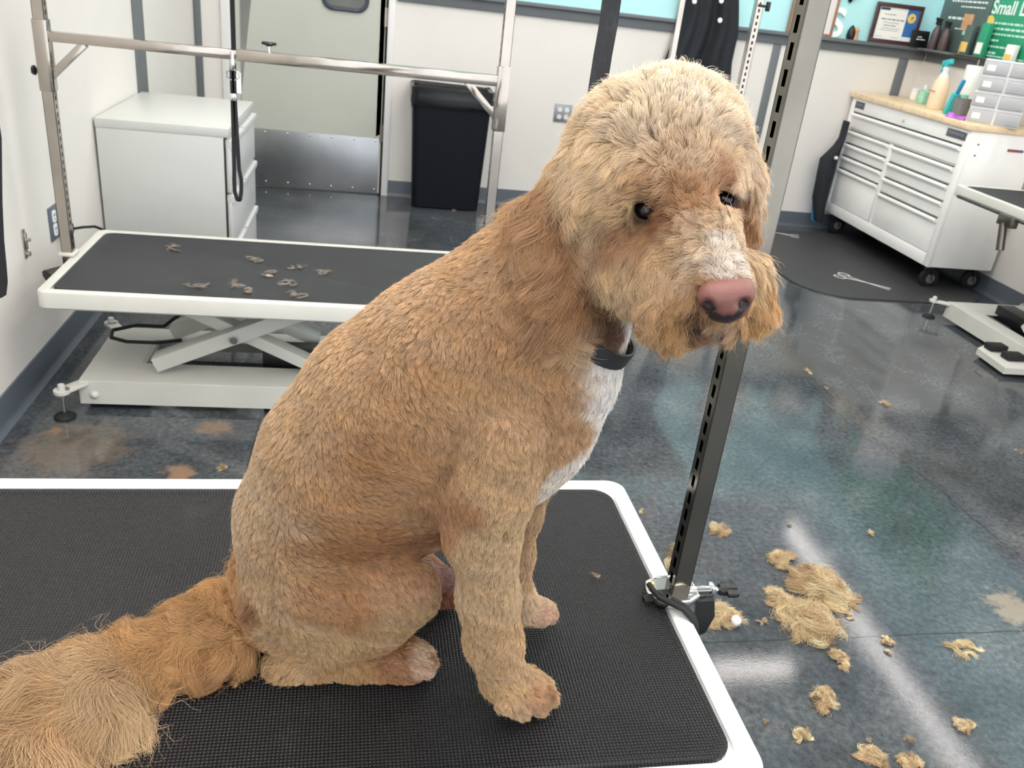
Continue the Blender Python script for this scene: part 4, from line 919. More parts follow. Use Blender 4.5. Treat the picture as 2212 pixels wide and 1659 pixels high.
# colour patches of the coat, with shade painted into creases and gaps: (px, py, radius in m, rgb)
cols = [(1450, 190, .05, (250, 238, 216)), (1350, 230, .05, (242, 222, 192)), (1560, 250, .05, (240, 220, 190)), (1470, 330, .03, (232, 202, 164)), (1280, 330, .04, (222, 194, 154)), (1600, 330, .04, (232, 206, 172)),
 (1270, 450, .035, (222, 194, 152)), (1340, 420, .025, (218, 188, 146)), (1400, 395, .014, (196, 152, 104)), (1470, 425, .018, (200, 148, 98)), (1560, 385, .016, (188, 132, 82)), (1350, 500, .013, (172, 120, 78)), (1315, 515, .012, (180, 130, 86)), (1385, 520, .011, (186, 138, 94)), (1440, 470, .014, (176, 124, 80)),
 (1180, 440, .014, (196, 150, 104)), (1212, 530, .013, (176, 126, 82)), (1236, 615, .014, (178, 130, 86)), (1150, 600, .014, (196, 152, 108)), (1175, 640, .014, (186, 140, 96)), (1225, 470, .009, (160, 112, 72)), (1258, 585, .009, (132, 90, 58)), (1270, 625, .009, (122, 82, 54)), (640, 1188, .013, (184, 138, 92)), (700, 1186, .013, (176, 126, 78)), (750, 1190, .013, (168, 118, 72)), (800, 1192, .013, (166, 116, 70)), (850, 1188, .013, (164, 114, 70)), (895, 1180, .012, (168, 118, 76)), (1394, 450, .0125, (52, 34, 28)), (1560, 428, .012, (58, 38, 30)), (1430, 480, .010, (150, 98, 64)), (1590, 470, .010, (160, 106, 68)), (1425, 470, .008, (150, 98, 66)), (1585, 450, .018, (196, 140, 90)), (1600, 520, .016, (188, 134, 86)), (1480, 500, .016, (224, 194, 156)), (1545, 545, .009, (238, 226, 212)), (1565, 585, .007, (236, 226, 216)), (1510, 560, .012, (222, 200, 176)), (1515, 700, .007, (60, 42, 42)), (1560, 716, .006, (70, 50, 48)), (1500, 660, .006, (110, 84, 76)), (1390, 590, .03, (214, 182, 140)), (1320, 600, .03, (222, 192, 150)),  # ear gap and thigh crease entries are painted shade
 (1460, 580, .02, (214, 180, 138)), (1430, 680, .025, (206, 164, 108)), (1480, 640, .016, (196, 150, 96)), (1430, 730, .02, (208, 160, 96)), (1640, 640, .02, (216, 172, 112)), (1620, 580, .012, (226, 200, 164)), (1500, 720, .010, (150, 108, 86)), (1560, 712, .012, (200, 170, 140)),
 (1200, 480, .03, (196, 152, 106)), (1150, 520, .03, (200, 158, 112)), (1200, 600, .03, (184, 138, 90)), (1180, 680, .03, (196, 158, 114)), (1240, 720, .02, (222, 194, 154)), (1286, 655, .013, (112, 74, 48)), (1300, 700, .012, (112, 74, 50)), (1325, 722, .010, (126, 84, 58)),  # darkest entries paint the shade between ear and cheek
 (1050, 560, .04, (214, 176, 130)), (900, 650, .05, (218, 184, 142)), (1000, 700, .05, (204, 162, 116)), (740, 800, .05, (214, 180, 136)), (850, 850, .05, (200, 154, 104)), (640, 950, .05, (212, 180, 138)), (560, 1100, .05, (210, 182, 146)), (720, 1050, .05, (196, 150, 100)),
 (800, 980, .04, (190, 142, 92)), (950, 900, .05, (200, 158, 110)), (1080, 850, .05, (206, 168, 122)), (1180, 850, .04, (206, 164, 118)), (1130, 720, .04, (192, 142, 92)), (1220, 800, .03, (200, 152, 102)), (1290, 790, .025, (242, 236, 230)), (1310, 860, .022, (244, 240, 236)), (1300, 930, .022, (240, 234, 228)), (1240, 1010, .018, (236, 226, 214)), (1240, 930, .02, (206, 164, 116)),
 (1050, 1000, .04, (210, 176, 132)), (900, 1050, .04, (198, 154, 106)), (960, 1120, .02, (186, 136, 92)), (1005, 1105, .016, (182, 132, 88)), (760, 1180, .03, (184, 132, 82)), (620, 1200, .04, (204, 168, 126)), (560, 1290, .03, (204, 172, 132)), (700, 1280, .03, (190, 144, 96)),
 (850, 1250, .03, (204, 158, 116)), (760, 1330, .02, (198, 146, 90)), (680, 1380, .03, (210, 176, 130)), (850, 1350, .03, (204, 170, 124)), (610, 1440, .02, (214, 178, 128)), (750, 1440, .02, (204, 164, 112)), (850, 1430, .016, (196, 144, 100)), (905, 1420, .010, (226, 200, 172)), (915, 1440, .010, (224, 190, 160)),
 (1050, 1180, .03, (212, 182, 140)), (1050, 1300, .03, (214, 184, 142)), (1070, 1400, .03, (212, 178, 132)), (1110, 1490, .03, (214, 180, 134)), (1160, 1500, .012, (204, 156, 118)), (1146, 1530, .0045, (190, 146, 108)), (1176, 1516, .0045, (190, 146, 108)), (1184, 1490, .0045, (180, 134, 98)), (930, 1440, .004, (184, 140, 104)), (928, 1420, .004, (184, 140, 104)), (1130, 1540, .012, (214, 178, 136)), (1130, 1150, .02, (204, 170, 128)), (1125, 1250, .02, (206, 172, 130)), (1150, 1310, .02, (222, 194, 158)), (1175, 1325, .010, (214, 176, 156)),  # smallest spots paint the shade between the toes
 (960, 1290, .012, (176, 112, 80)), (962, 1250, .012, (164, 122, 116)), (500, 1330, .03, (214, 166, 106)), (420, 1360, .03, (218, 172, 110)), (320, 1400, .03, (214, 170, 112)), (200, 1460, .03, (222, 190, 142)), (100, 1520, .03, (214, 176, 124)), (20, 1560, .03, (222, 190, 146)), (545, 1320, .012, (150, 100, 60)), (470, 1420, .012, (190, 144, 96))]
CP, CR, CC = [], [], []
for x, y, r, c in cols:
    p = hit(x, y)
    if p is None: continue
    CP.append(p); CR.append(r); CC.append(tuple(.82*v+.18*sum(lin(c))/3 for v in lin(c)))
CP, CR, CC = np.array(CP), np.array(CR), np.array(CC)
def coat_and_shade(P):
    out = np.empty((len(P), 3))
    for i in range(0, len(P), 20000):
        d2 = ((P[i:i+20000, None]-CP[None])**2).sum(-1); w = np.exp(-d2/(2*(CR*.62)**2)[None])*((.02/CR)**1.15)[None]+1e-9/(d2+1e-4)
        out[i:i+20000] = (w @ CC)/w.sum(1, keepdims=True)
    return out
rng = np.random.default_rng(5)
vc = coat_and_shade(V)
ca = me.color_attributes.new('col', 'FLOAT_COLOR', 'POINT'); ca.data.foreach_set('color', np.c_[vc*.62, np.ones(nv)].ravel())
t = NT('dog_skin_undercoat'); a = t.new('ShaderNodeAttribute'); a.attribute_name = 'col'; n1 = t.noise(t.coord('Object'), 160, 4, .7)
t.l(t.mix(.8, a.outputs['Color'], t.ramp(n1, [(.3, (.6, .6, .6)), (.7, (1.15, 1.15, 1.15))]), 'MULTIPLY'), t.b.inputs['Base Color']); t.b.inputs['Roughness'].default_value = .9; t.b.inputs['Specular IOR Level'].default_value = .1
t.bump(n1, .6, .003); me.materials.append(t.m)

# combing guides: (px, py, dx, dy, length in m, lift, wave)
gd = [  # head
 (1450, 170, .2, -1, .022, .9, .1), (1330, 220, -.6, -.6, .022, .8, .1), (1570, 220, .7, -.6, .022, .8, .1), (1450, 300, .1, -1, .02, .8, .1), (1270, 360, -.8, .5, .022, .6, .2), (1620, 330, .8, .2, .02, .7, .1), (1470, 390, .1, -.6, .014, .6, .2),
 (1390, 385, -.6, .3, .020, .45, .3), (1405, 412, -.7, .7, .020, .42, .3), (1375, 418, -.8, .8, .022, .38, .3), (1340, 420, -.9, .6, .024, .35, .3), (1280, 470, -.5, 1, .026, .35, .4), (1560, 370, .4, -.4, .014, .4, .2), (1600, 400, .6, .5, .018, .4, .3), (1605, 480, .1, 1, .018, .35, .3),
 (1340, 560, -.3, 1, .022, .3, .4), (1290, 560, -.2, 1, .024, .3, .4), (1420, 510, -.4, .7, .012, .25, .2), (1480, 480, -.1, -.3, .010, .5, .3), (1500, 530, -.5, .3, .016, .4, .4), (1550, 550, -.1, -.3, .012, .6, .3), (1590, 560, .8, .3, .016, .4, .3),
 (1400, 600, -.4, 1, .026, .3, .5), (1460, 610, -.6, .8, .026, .35, .5), (1440, 680, -.15, 1, .034, .3, .5), (1480, 690, -.1, 1, .026, .3, .5), (1360, 660, -.1, 1, .026, .3, .5), (1630, 620, .4, 1, .030, .35, .4), (1640, 660, .15, 1, .028, .3, .4), (1540, 700, 0, 1, .012, .3, .3),
 # ears
 (1250, 400, -.5, 1, .035, .25, .6), (1200, 470, -.45, 1, .045, .25, .8), (1180, 560, -.05, 1, .05, .25, .9), (1190, 650, .15, 1, .045, .25, 1.0), (1240, 710, .3, 1, .030, .25, 1.0), (1620, 450, .1, 1, .03, .3, .4),
 # neck, body
 (1120, 560, -.8, .8, .016, .45, .4), (1040, 560, -.9, .5, .012, .5, .3), (900, 650, -.6, .6, .009, .5, .2), (1000, 720, -.3, 1, .010, .45, .3), (1120, 760, -.1, 1, .011, .45, .3), (1220, 800, .2, 1, .011, .4, .3), (1300, 820, .2, 1, .016, .4, .3), (1310, 900, .2, 1, .016, .45, .3), (1250, 1000, .2, 1, .013, .5, .3),
 (760, 780, -.5, .8, .008, .5, .2), (640, 950, -.5, .9, .008, .55, .2), (700, 1000, .2, .9, .009, .45, .3), (850, 880, .3, .9, .009, .45, .3), (820, 1020, .8, .3, .009, .4, .4), (950, 950, .3, 1, .010, .4, .3), (1080, 900, .1, 1, .010, .4, .3), (560, 1120, -.3, 1, .008, .6, .2), (540, 1280, -.2, 1, .009, .6, .2),
 (700, 1180, .9, .2, .009, .45, .4), (850, 1170, 1, .1, .009, .4, .4), (950, 1100, .3, 1, .010, .4, .3), (700, 1290, .6, .6, .010, .45, .5), (850, 1280, .5, .7, .010, .45, .5), (680, 1370, .3, .9, .010, .5, .4), (800, 1370, .2, .9, .010, .5, .4), (610, 1440, -.6, .6, .012, .7, .3), (750, 1450, .4, .8, .009, .5, .4), (880, 1430, .8, .3, .008, .5, .4),
 (1050, 1050, 0, 1, .011, .4, .5), (1040, 1180, -.1, 1, .009, .5, .5), (1050, 1300, 0, 1, .009, .5, .5), (1070, 1400, .1, 1, .010, .5, .5), (1110, 1480, .4, .8, .011, .55, .5), (1150, 1510, .6, .6, .009, .5, .4), (1125, 1150, 0, 1, .008, .5, .4), (1125, 1250, 0, 1, .008, .5, .4), (1160, 1320, .5, .7, .008, .5, .4), (960, 1290, .3, .8, .008, .5, .4),
 # tail
 (530, 1320, -.8, .2, .020, .7, 1.2), (480, 1310, -.8, -.5, .035, .6, 1.0), (490, 1400, -.4, .9, .035, .5, 1.6), (420, 1330, -1, .0, .05, .4, .8), (420, 1400, -.7, .9, .05, .4, 1.4), (320, 1370, -1, .1, .07, .35, .8), (320, 1440, -.5, 1, .075, .3, 1.0), (200, 1420, -1, .15, .085, .35, .7), (210, 1500, -.3, 1, .085, .3, .9), (80, 1480, -1, .2, .09, .35, .7), (90, 1560, -.4, 1, .095, .3, .9), (10, 1540, -.7, .8, .095, .3, .9), (-60, 1600, -.8, .6, .09, .3, .8)]
GP, GD, GL = [], [], []
for x, y, dx, dy, L, lf, wv in gd:
    p = hit(x, y)
    if p is None: continue
    v = dx*RT-dy*UP; GP.append(p); GD.append(v/np.linalg.norm(v)); GL.append((L*(1.2 if L < .013 and y > 560 and x < 1330 else 1), lf, wv))
GP, GD, GL = np.array(GP), np.array(GD), np.array(GL)
def comb(P):
    D = np.empty((len(P), 3)); Q = np.empty((len(P), 3))
    for i in range(0, len(P), 20000):
        d2 = ((P[i:i+20000, None]-GP[None])**2).sum(-1); d2 -= d2.min(1, keepdims=True)*.85; w = np.exp(-d2/(2*.016**2))
        w /= w.sum(1, keepdims=True); D[i:i+20000] = w @ GD; Q[i:i+20000] = w @ GL
    return D, Q
def swirl(P, f, ph):
    x, y, z = (P*f).T
    return np.stack([np.sin(y*1.3+ph+1.7*np.sin(z*.9))+np.sin(z*2.1+x*.7+ph*2), np.sin(z*1.1+ph*1.3+1.5*np.sin(x*1.2))+np.sin(x*1.9+y*.8+ph), np.sin(x*1.2+ph*.7+1.6*np.sin(y*1.1))+np.sin(y*2.2+z*.6+ph*3)], 1)*.5
# triangles of the body for rooting
me.calc_loop_triangles(); T = np.empty(len(me.loop_triangles)*3, np.int32); me.loop_triangles.foreach_get('vertices', T); T = T.reshape(-1, 3)
A = V[T]; area = np.linalg.norm(np.cross(A[:, 1]-A[:, 0], A[:, 2]-A[:, 0]), axis=1)/2
ctr = A.mean(1)
EYES = [hit(1394, 450)+(CAM-hit(1394, 450))*.002, hit(1560, 428)+(CAM-hit(1560, 428))*.002]
names = ['body', 'leg', 'paw', 'bare', 'head', 'muzzle', 'ear', 'tail']
def gdist(P):
    out = []
    for g in names:
        d = np.full(len(P), 9.)
        for pr in PR:
            if pr[0] == g and pr[7] > 0: d = np.minimum(d, d_prim(P, pr))
        out.append(d)
    return np.argmin(np.array(out), 0)
gi = gdist(ctr)
# the side turned from the camera carries a thinner coat of strands
NT_ = np.cross(A[:, 1]-A[:, 0], A[:, 2]-A[:, 0]); NT_ /= np.linalg.norm(NT_, axis=1, keepdims=True)+1e-12
tov = CAM-ctr; tov /= np.linalg.norm(tov, axis=1, keepdims=True); back = (NT_*tov).sum(1) < -.25
DENS = dict(body=1.0, leg=1.1, paw=1.3, bare=.05, head=1.25, muzzle=1.3, ear=1.2, tail=1.25)
WAVE = .22
KD = globals().get('FUR_SCALE', 1.0)
def grow(region, groups, name, base, clump_r, k_clump, rad, npts, colour_var, label=None, droop=0.0):
    sel = np.isin(gi, [names.index(g) for g in groups]) & (ctr[:, 2] > .6475)
    w = area*sel*np.array([DENS[g] for g in names])[gi]*np.where(back, .3, 1.)
    nS = int(base*w.sum()*KD); cdf = np.cumsum(w)/w.sum()
    def sample(k):
        ti = np.searchsorted(cdf, rng.random(k)); u = rng.random((k, 2)); s = np.sqrt(u[:, :1]); bc = np.concatenate([1-s, s*(1-u[:, 1:]), s*u[:, 1:]], 1)
        P = (V[T[ti]]*bc[..., None]).sum(1); Nn = (N[T[ti]]*bc[..., None]).sum(1); Nn /= np.linalg.norm(Nn, axis=1, keepdims=True); return P, Nn
    # clump centres
    aa = (area*sel).sum(); nc = max(50, int(aa/(clump_r**2*3)))
    Pc, Nc = sample(nc); P, Nn = sample(nS)
    from mathutils import kdtree
    kd = kdtree.KDTree(nc)
    for i, p in enumerate(Pc): kd.insert(p, i)
    kd.balance(); idx = np.fromiter((kd.find(p)[1] for p in P), np.int64, nS)
    if EYES:
        far = np.min([np.linalg.norm(P-e, axis=1) for e in EYES], 0) > .0112; P, Nn, idx = P[far], Nn[far], idx[far]; nS = len(P)
    s = np.linspace(0, 1, npts)
    def strands(P, Nn, jit, rnd_len, ph):
        D, Q = comb(P); D = D+swirl(P, 75, .3)*.30+swirl(P, 190, 1.1)*.28+rng.normal(0, jit, D.shape)
        D -= Nn*(D*Nn).sum(1, keepdims=True); D /= np.linalg.norm(D, axis=1, keepdims=True)+1e-9
        L, lf, wv = Q[:, 0]*rnd_len, Q[:, 1], Q[:, 2]
        B = np.cross(Nn, D)
        X = s[None, :, None]
        out = P[:, None]+L[:, None, None]*(X*(1-lf[:, None, None]*.55)*D[:, None]+(lf[:, None, None]*(X-.45*X*X)*1.1)*Nn[:, None])
        amp = (wv*np.minimum(L, .05)*WAVE)[:, None, None]
        out = out+amp*X*(np.sin(X*(5+L[:, None, None]*60)+ph[:, None, None])*B[:, None]+.6*np.cos(X*(5+L[:, None, None]*60)+ph[:, None, None]*1.7)*Nn[:, None])
        out[..., 2] -= (droop*L[:, None]*s[None]**2)
        return out, L
    phc = rng.random(nc)*6.28
    Sc, Lc = strands(Pc, Nc, .22, rng.uniform(.8, 1.15, nc), phc)
    So, Lo = strands(P, Nn, .16, rng.uniform(.65, 1.15, nS), phc[idx]+rng.normal(0, .5, nS))
    kc = k_clump*rng.uniform(.5, 1., nS); fly = rng.random(nS) < .05; kc[fly] *= .15
    So[fly] = P[fly][:, None]+(So[fly]-P[fly][:, None])*1.3
    So = So+(Sc[idx]-So)*(kc[:, None]*s[None]**1.1)[..., None]
    floor = .6462+rng.random(nS)[:, None]*.004*s[None]
    inx = (So[..., 0] < .5); So[..., 2] = np.where(inx, np.maximum(So[..., 2], floor), So[..., 2])
    cc = coat_and_shade(P)*(1+colour_var*rng.normal(0, 1, nS)[:, None]); cc *= (1+.07*rng.normal(0, 1, nc))[idx][:, None]; cc *= 1+.07*swirl(P, 95, .7)[:, :1]+.06*swirl(P, 300, 2.1)[:, :1]; cc *= (1+.13*swirl(P, 70, 1.9)[:, :1]*np.array([.1, -.05, -.45]))
    warm = rng.normal(0, .025, nc)[idx]; cc[:, 0] *= 1+warm*.5; cc[:, 2] *= 1-warm
    cc = np.clip(cc, .01, .95)
    hc = bpy.data.hair_curves.new(name); hc.add_curves([npts]*nS)
    hc.attributes['position'].data.foreach_set('vector', So.astype(np.float32).ravel())
    ra = hc.attributes.new('radius', 'FLOAT', 'POINT') if 'radius' not in hc.attributes else hc.attributes['radius']
    ra.data.foreach_set('value', (rad*np.ones(nS)[:, None]*(1-.75*s[None]**1.5)*rng.uniform(.7, 1.2, nS)[:, None]).astype(np.float32).ravel())
    at_ = hc.attributes.new('col', 'FLOAT_COLOR', 'CURVE'); at_.data.foreach_set('color', np.c_[cc, np.ones(nS)].astype(np.float32).ravel())
    o = bpy.data.objects.new(name, hc); C.objects.link(o); o.parent = dog; hc.materials.append(M['fur'])
    if label: o['label'] = label
    print(name, nS)
    return o
t = NT('fur'); a = t.new('ShaderNodeAttribute'); a.attribute_name = 'col'
hi_ = t.new('ShaderNodeHairInfo')
cgr = t.mix(hi_.outputs['Intercept'], a.outputs['Color'], a.outputs['Color'])
dk = t.mix(t.math('MULTIPLY', hi_.outputs['Intercept'], 1.0), t.mix(1.0, a.outputs['Color'], (.60, .53, .46), 'MULTIPLY'), a.outputs['Color'])  # roots darkened in colour to deepen the coat's self-shadow
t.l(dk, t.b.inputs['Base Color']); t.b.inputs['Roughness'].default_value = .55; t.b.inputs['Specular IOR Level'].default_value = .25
tr = t.new('ShaderNodeBsdfTranslucent'); t.l(dk, tr.inputs[0]); mx_ = t.new('ShaderNodeMixShader'); mx_.inputs[0].default_value = .22
t.l(t.b.outputs[0], mx_.inputs[1]); t.l(tr.outputs[0], mx_.inputs[2]); t.l(mx_.outputs[0], t.n['Material Output'].inputs[0])
M['fur'] = t.m
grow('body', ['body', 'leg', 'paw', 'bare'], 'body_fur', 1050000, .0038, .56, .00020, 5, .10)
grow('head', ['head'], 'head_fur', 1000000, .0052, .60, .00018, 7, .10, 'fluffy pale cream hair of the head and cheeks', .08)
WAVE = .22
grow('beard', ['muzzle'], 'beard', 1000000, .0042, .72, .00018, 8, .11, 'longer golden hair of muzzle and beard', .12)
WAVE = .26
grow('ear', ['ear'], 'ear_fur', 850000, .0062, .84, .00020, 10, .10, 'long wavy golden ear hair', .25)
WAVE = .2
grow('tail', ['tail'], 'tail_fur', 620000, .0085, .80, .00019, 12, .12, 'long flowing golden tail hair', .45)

# eyes
M['eye'] = mat('dark_brown_eye', (16, 11, 10), .05, spec=.5); M['eyelid'] = mat('dark_eyelid', (34, 28, 30), .5, bump=.3, bs=500)
def eye(x, y, r, R, look):
    p0 = hit(x, y); v = (CAM-p0)/np.linalg.norm(CAM-p0); R = R; p = p0-v*(R*.36); e = MB()
    lk = Vector(look).normalized(); mx = lk.to_track_quat('Z', 'Y').to_matrix().to_4x4(); mx.translation = p
    prof = []
    for a in np.linspace(0.001, math.pi-.001, 26):   # the cornea bulges a little
        rr_ = R*(1+.05*math.exp(-((math.pi-a)/.45)**2)); prof.append((rr_*math.sin(a), -rr_*math.cos(a)))
    e.lathe(prof, 28, mx); o = e.build('eye', 'eye', dog)
    a = MB(); f = Vector(v).to_track_quat('Z', 'Y').to_matrix()
    a.tube([Vector(p)+f @ Vector((R*.98*math.cos(t), R*.80*math.sin(t), R*.50)) for t in np.linspace(0, 2*math.pi, 22)], R*.20, 8); a.build('eyelid', 'eyelid', o)
eye(1394, 450, 0, .0130, (.30, -.93, .05)); eye(1560, 428, 0, .0120, (.45, -.88, .05))

# nose: its own small sculpted mesh
NP = PR; PR = []
rc('n', (1538, 640, .622, 32), (1600, 634, .627, 30), 1, .012)
rc('n', (1555, 618, .640, 34), (1590, 615, .643, 32), 1, .012)
rc('n', (1568, 668, .626, 26), (1572, 676, .634, 22), 1, .012)
rc('n', (1548, 665, .628, 24), (1592, 662, .631, 22), 1, .010)
rc('n', (1536, 664, .6035, 12), (1528, 660, .612, 13), 1, .004, -1)
rc('n', (1601, 658, .6085, 10), (1608, 656, .616, 12), 1, .004, -1)
rc('n', (1570, 662, .597, 4), (1571, 690, .598, 4), 1, .004, -1)
cN = np.array(at(1568, 648, Y=.63)); h2 = .0009; l2 = cN-.034; n2 = int(.068/h2)
G = np.stack(np.meshgrid(*[l2[j]+h2*np.arange(n2) for j in range(3)], indexing='ij'), -1)
vg = openvdb.FloatGrid(); vg.background = .05; vg.copyFromArray(sdf(G).astype(np.float32)); pts, quads = vg.convertToQuads(isovalue=0.0)[:2]
VN = l2+h2*np.array(pts, dtype=np.float64)
mn = bpy.data.meshes.new('nose'); mn.from_pydata(VN.tolist(), [], [tuple(int(i) for i in q[::-1]) for q in quads]); mn.update()
HN = [hit(x, y) for x, y in ((1533, 667), (1528, 660), (1603, 662), (1608, 657), (1548, 690), (1570, 694), (1592, 686), (1512, 672), (1538, 682), (1600, 676), (1522, 680))]
PR = NP
b = bmesh.new(); b.from_mesh(mn); bmesh.ops.recalc_face_normals(b, faces=b.faces)
for _ in range(3): bmesh.ops.smooth_vert(b, verts=b.verts, factor=.5, use_axis_x=True, use_axis_y=True, use_axis_z=True)
b.to_mesh(mn); b.free(); mn.shade_smooth()
no = bpy.data.objects.new('nose', mn); C.objects.link(no); no.parent = dog; no['label'] = 'pinkish brown nose'
# pink leather; shade of the nostril holes painted in, lower edge darker
VN = np.empty(len(mn.vertices)*3); mn.vertices.foreach_get('co', VN); VN = VN.reshape(-1, 3)
pk, dkc = np.array(lin((116, 76, 70))), np.array(lin((34, 22, 26)))
w = np.zeros(len(VN))
for q, r in zip(HN, (.0055, .005, .005, .0045, .007, .008, .006, .006, .006, .005, .006)):
    if q is not None: w = np.maximum(w, np.exp(-((VN-q)**2).sum(1)/(2*(r*.6)**2)))
w = np.clip(w*2.2, 0, 1)[:, None]; cn = pk*(1-w)+dkc*w
ca = mn.color_attributes.new('col', 'FLOAT_COLOR', 'POINT'); ca.data.foreach_set('color', np.c_[cn, np.ones(len(VN))].ravel())
t = NT('nose_leather'); a = t.new('ShaderNodeAttribute'); a.attribute_name = 'col'; t.l(a.outputs['Color'], t.b.inputs['Base Color']); t.b.inputs['Roughness'].default_value = .45; t.b.inputs['Specular IOR Level'].default_value = .35
vo = t.new('ShaderNodeTexVoronoi'); vo.inputs['Scale'].default_value = 900; t.l(t.coord('Object'), vo.inputs['Vector']); t.bump(vo.outputs['Distance'], .25, .0006); mn.materials.append(t.m)
# collar
n0 = np.array(at(1120, 800, Y=.79)); n1 = np.array(at(1330, 520, Y=.775)); ax = (n1-n0)/np.linalg.norm(n1-n0)
cc0 = np.array(at(1212, 668, Y=.785)); u = np.array(at(1312, 752, Y=.785))-cc0; u -= ax*(u@ax); u /= np.linalg.norm(u); v = np.cross(ax, u)
ringp = []
for t_ in np.linspace(0, 2*math.pi, 49)[:-1]:
    d = u*math.cos(t_)+v*math.sin(t_); r = .02
    while float(sdf((cc0+d*r)[None], ('body',))[0]) < 0 and r < .12: r += .001
    ringp.append((d, r-.007+.017*min(1, max(0, (math.cos(t_)-.1)/.45))))
rs = np.array([r for _, r in ringp]); rs = (np.roll(rs, 1)+rs+np.roll(rs, -1))/3
lp = []
for (d, _), r in zip(ringp, rs):
    lp.append([cc0+d*(r-.001)-ax*.009, cc0+d*(r+.0015)-ax*.009, cc0+d*(r+.0015)+ax*.009, cc0+d*(r-.001)+ax*.009])
lp.append(lp[0]); MB().loops(lp, cap0=False, cap1=False).build('collar', mat('black_nylon_collar', (22, 22, 26), .55), dog)

# ---------------------------------------------------------------- clipped hair lying about
def tuft(name, label, cx, cy, z, rx, ry, hgt, n, L, col, seed, rot=0., curl=1.0, group=None, cat='hair tuft', rad=.00028, kind=None):
    g = np.random.default_rng(seed); npt = 14; nl = max(3, n//32)
    lc = g.normal(0, .42, (nl, 2)); lc = lc/np.maximum(1, np.linalg.norm(lc, axis=1, keepdims=True)); la = g.uniform(0, 6.28, nl); lb = g.normal(0, 1, nl)
    k = g.integers(0, nl, n); s = np.linspace(0, 1, npt)
    a0 = la[k]+g.normal(0, .16, n); cv = (lb[k]*4.6*curl+g.normal(0, .5, n)); l = L*(.7+.6*g.random(nl))[k]*g.uniform(.85, 1.1, n)
    ang = a0[:, None]+cv[:, None]*s[None]**1.2+.5*np.sin(s[None]*7+lb[k][:, None]*3)
    dx = np.cumsum(np.cos(ang), 1)/npt*l[:, None]; dy = np.cumsum(np.sin(ang), 1)/npt*l[:, None]
    dx -= dx.mean(1, keepdims=True); dy -= dy.mean(1, keepdims=True)
    ox = lc[k, 0]+g.normal(0, .09, n); oy = lc[k, 1]+g.normal(0, .09, n)
    X = ox[:, None]*rx+dx; Y = oy[:, None]*ry+dy
    c, s_ = math.cos(rot), math.sin(rot)
    env = np.exp(-(ox**2+oy**2)*1.2)[:, None]*(.35+1.1*g.random(nl))[k][:, None]
    Z = .0012+hgt*env*(g.random(n)[:, None]*.8+.35*np.sin(s[None]*3.1+lb[k][:, None])**2*g.random(n)[:, None])
    P = np.stack([cx+X*c-Y*s_, cy+X*s_+Y*c, z+np.maximum(Z, .0008)], -1)
    hc = bpy.data.hair_curves.new(name); hc.add_curves([npt]*n); hc.attributes['position'].data.foreach_set('vector', (P-np.array([cx, cy, z])).astype(np.float32).ravel())
    ra = hc.attributes.new('radius', 'FLOAT', 'POINT') if 'radius' not in hc.attributes else hc.attributes['radius']; ra.data.foreach_set('value', (rad*(1-.6*s[None]**2)*g.uniform(.6, 1.2, n)[:, None]).astype(np.float32).ravel())
    cc = np.array(lin(col))*(1+.16*g.normal(0, 1, n)[:, None])*(1+.22*g.normal(0, 1, nl))[k][:, None]
    hc.attributes.new('col', 'FLOAT_COLOR', 'CURVE').data.foreach_set('color', np.c_[np.clip(cc, .02, .9), np.ones(n)].astype(np.float32).ravel())
    hc.materials.append(M['fur']); o = bpy.data.objects.new(name, hc); C.objects.link(o); o.location = (cx, cy, z)
    tag(o, label, cat, group)
    if kind: o['kind'] = kind
    return o
TAN = (238, 212, 174); G = 'clipped tufts of dog hair on the floor'
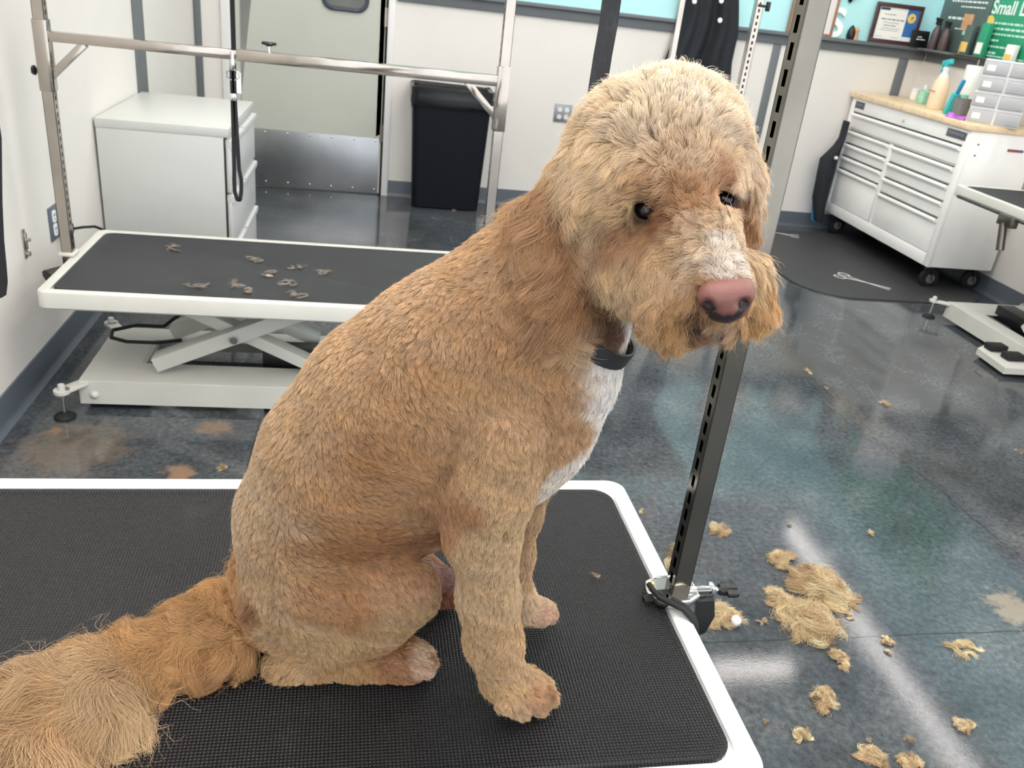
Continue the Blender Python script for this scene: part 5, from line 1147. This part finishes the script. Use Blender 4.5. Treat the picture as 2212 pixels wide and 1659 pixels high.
tf = [  # px, py, half widths in px, strands, label
 (1552, 1148, 26, 14, 500, 'small tan hair tuft on the floor just right of the steel post'),
 (1690, 1212, 34, 20, 700, 'curled hair tuft just above the large hair pile'),
 (1772, 1272, 62, 46, 3800, 'thick golden hair clump, the far part of the large pile'),
 (1688, 1302, 30, 30, 1400, 'golden hair clump on the left side of the large pile'),
 (1744, 1346, 68, 48, 4200, 'widest curly hair clump, the near part of the large pile'),
 (1826, 1328, 14, 12, 260, 'little hair tuft touching the right side of the large pile'),
 (1852, 1290, 12, 8, 60, 'thin pale curl of hair right of the large pile'),
 (1812, 1424, 22, 24, 620, 'curly tuft trailing over the floor joint below the large pile'),
 (1552, 1332, 44, 24, 2000, 'tan hair tuft beside the table rim with a white ball on it'),
 (1776, 1514, 34, 32, 1300, 'round curly hair tuft alone on the near floor'),
 (1730, 1588, 25, 15, 420, 'flat hair tuft below the round curly tuft'),
 (1916, 1387, 18, 11, 300, 'small hair tuft just right of the floor joint tuft'),
 (1922, 1412, 12, 7, 110, 'pale little curl below the small tuft on the floor joint'),
 (2080, 1402, 34, 16, 260, 'loose looping curl of hair near the right frame edge'),
 (2084, 1570, 26, 15, 460, 'hair tuft at the lower right of the floor'),
 (1885, 1634, 38, 20, 800, 'longish hair tuft at the bottom of the picture'),
 (1962, 1648, 34, 15, 560, 'hair tuft cut by the bottom edge right of the longish tuft'),
 (1968, 1606, 20, 14, 60, 'wispy grey curl above the tufts at the bottom edge'),
 (1745, 803, 13, 6, 110, 'flat tan hair scrap behind the bright floor reflection'),
 (1787, 841, 6, 5, 60, 'tiny tan hair scrap beside the long floor crack'),
 (1911, 873, 13, 7, 120, 'tan hair scrap right of the long floor crack'),
 (1878, 1152, 13, 6, 110, 'flat oval hair scrap on the middle of the right floor'),
 (1708, 1136, 7, 5, 50, 'tiny hair scrap on the floor above the curled tuft'),
 (1646, 1345, 18, 8, 40, 'faint pale curl of hair left of the large pile'),
 (1652, 1560, 8, 7, 70, 'tiny round hair scrap by the table\'s near corner'),
 (1386, 1103, 9, 8, 120, 'small tan hair scrap beyond the table\'s far corner'),
 (1468, 1206, 38, 32, 900, 'tan hair tuft on the floor behind the base of the steel post'),
 (2204, 976, 10, 5, 60, 'tiny tan hair scrap at the right frame edge'),
 (978, 453, 9, 4, 50, 'tiny orange hair scrap at the foot of the trash can'),
 (1875, 1600, 9, 6, 30, 'tiny grey wisp on the near floor'),
 (480, 1016, 20, 10, 160, 'tan hair scrap on the floor behind the front table'),
]
for i, (x, y, wx, wy, n, lab) in enumerate(tf):
    p = at(x, y, Z=0); q = at(x+wx, y, Z=0); r_ = at(x, y-wy, Z=0); rx = np.linalg.norm(q-p); ry = np.linalg.norm(r_-p)
    big = n > 1000
    tuft('hair_tuft', lab, p[0], p[1], 0, rx*.78, ry*.78, min(.05, .45*min(rx, ry)+.003), int(n*.85), 1.25*min(.070, max(rx, .015)), TAN if n > 70 else (196, 176, 150), 100+i, 0, 1., G, rad=.00038 if n > 200 else .0003)
# wisps on the two table mats
p = at(1287, 1243, Z=.646); tuft('hair_wisp', 'single curled pale wisp of hair on the black mat right of the dog', p[0], p[1], .6455, .004, .007, .003, 26, .020, (190, 176, 156), 7, 0, .6, None, 'hair wisp', .0002)
g = np.random.default_rng(3); P_ = []
a = MB()
wl_ = [(555, 560), (640, 575), (690, 588), (575, 590), (620, 612), (640, 635), (500, 612), (430, 618), (540, 625), (370, 535), (670, 600), (560, 640), (450, 590), (600, 560)]
for i, (x, y) in enumerate(wl_[:10]):
    p = at(x, y, Z=.441); tuft('hair_wisp', ['pale hair wisp on the back table mat, topmost of the strewn wisps', 'pale wisp on the back table mat near the dog\'s shoulder', 'rightmost pale wisp on the back table mat', 'pale wisp in the middle of the back table mat', 'curly pale wisp low in the middle of the back table mat', 'pale tan wisp nearest the dog on the back table mat', 'faint wisp left of the middle of the back table mat', 'leftmost low wisp on the back table mat', 'thin wisp at the near edge of the back table mat', 'lone wisp near the far left of the back table mat'][i], p[0], p[1], .4397, .030, .030, .006, 34, .075, (178, 172, 164), 60+i, i*1.3, 1.2, 'pale hair wisps on the back table', 'hair wisp', .0004)
# white ball lying on the tuft beside the table
p = at(1588, 1341, Z=.012); o = MB().lathe([(0, -.011), (.008, -.009), (.013, -.003), (.014, .004), (.010, .011), (.004, .015), (0, .016)], 14, Matrix.Translation((p[0], p[1], .0125)) @ Matrix.Rotation(1.2, 4, (.6, .8, 0))).build('cotton_ball', 'frame_white')
tag(o, 'small white waxy ball lying on the floor tuft beside the table rim', 'cotton ball')
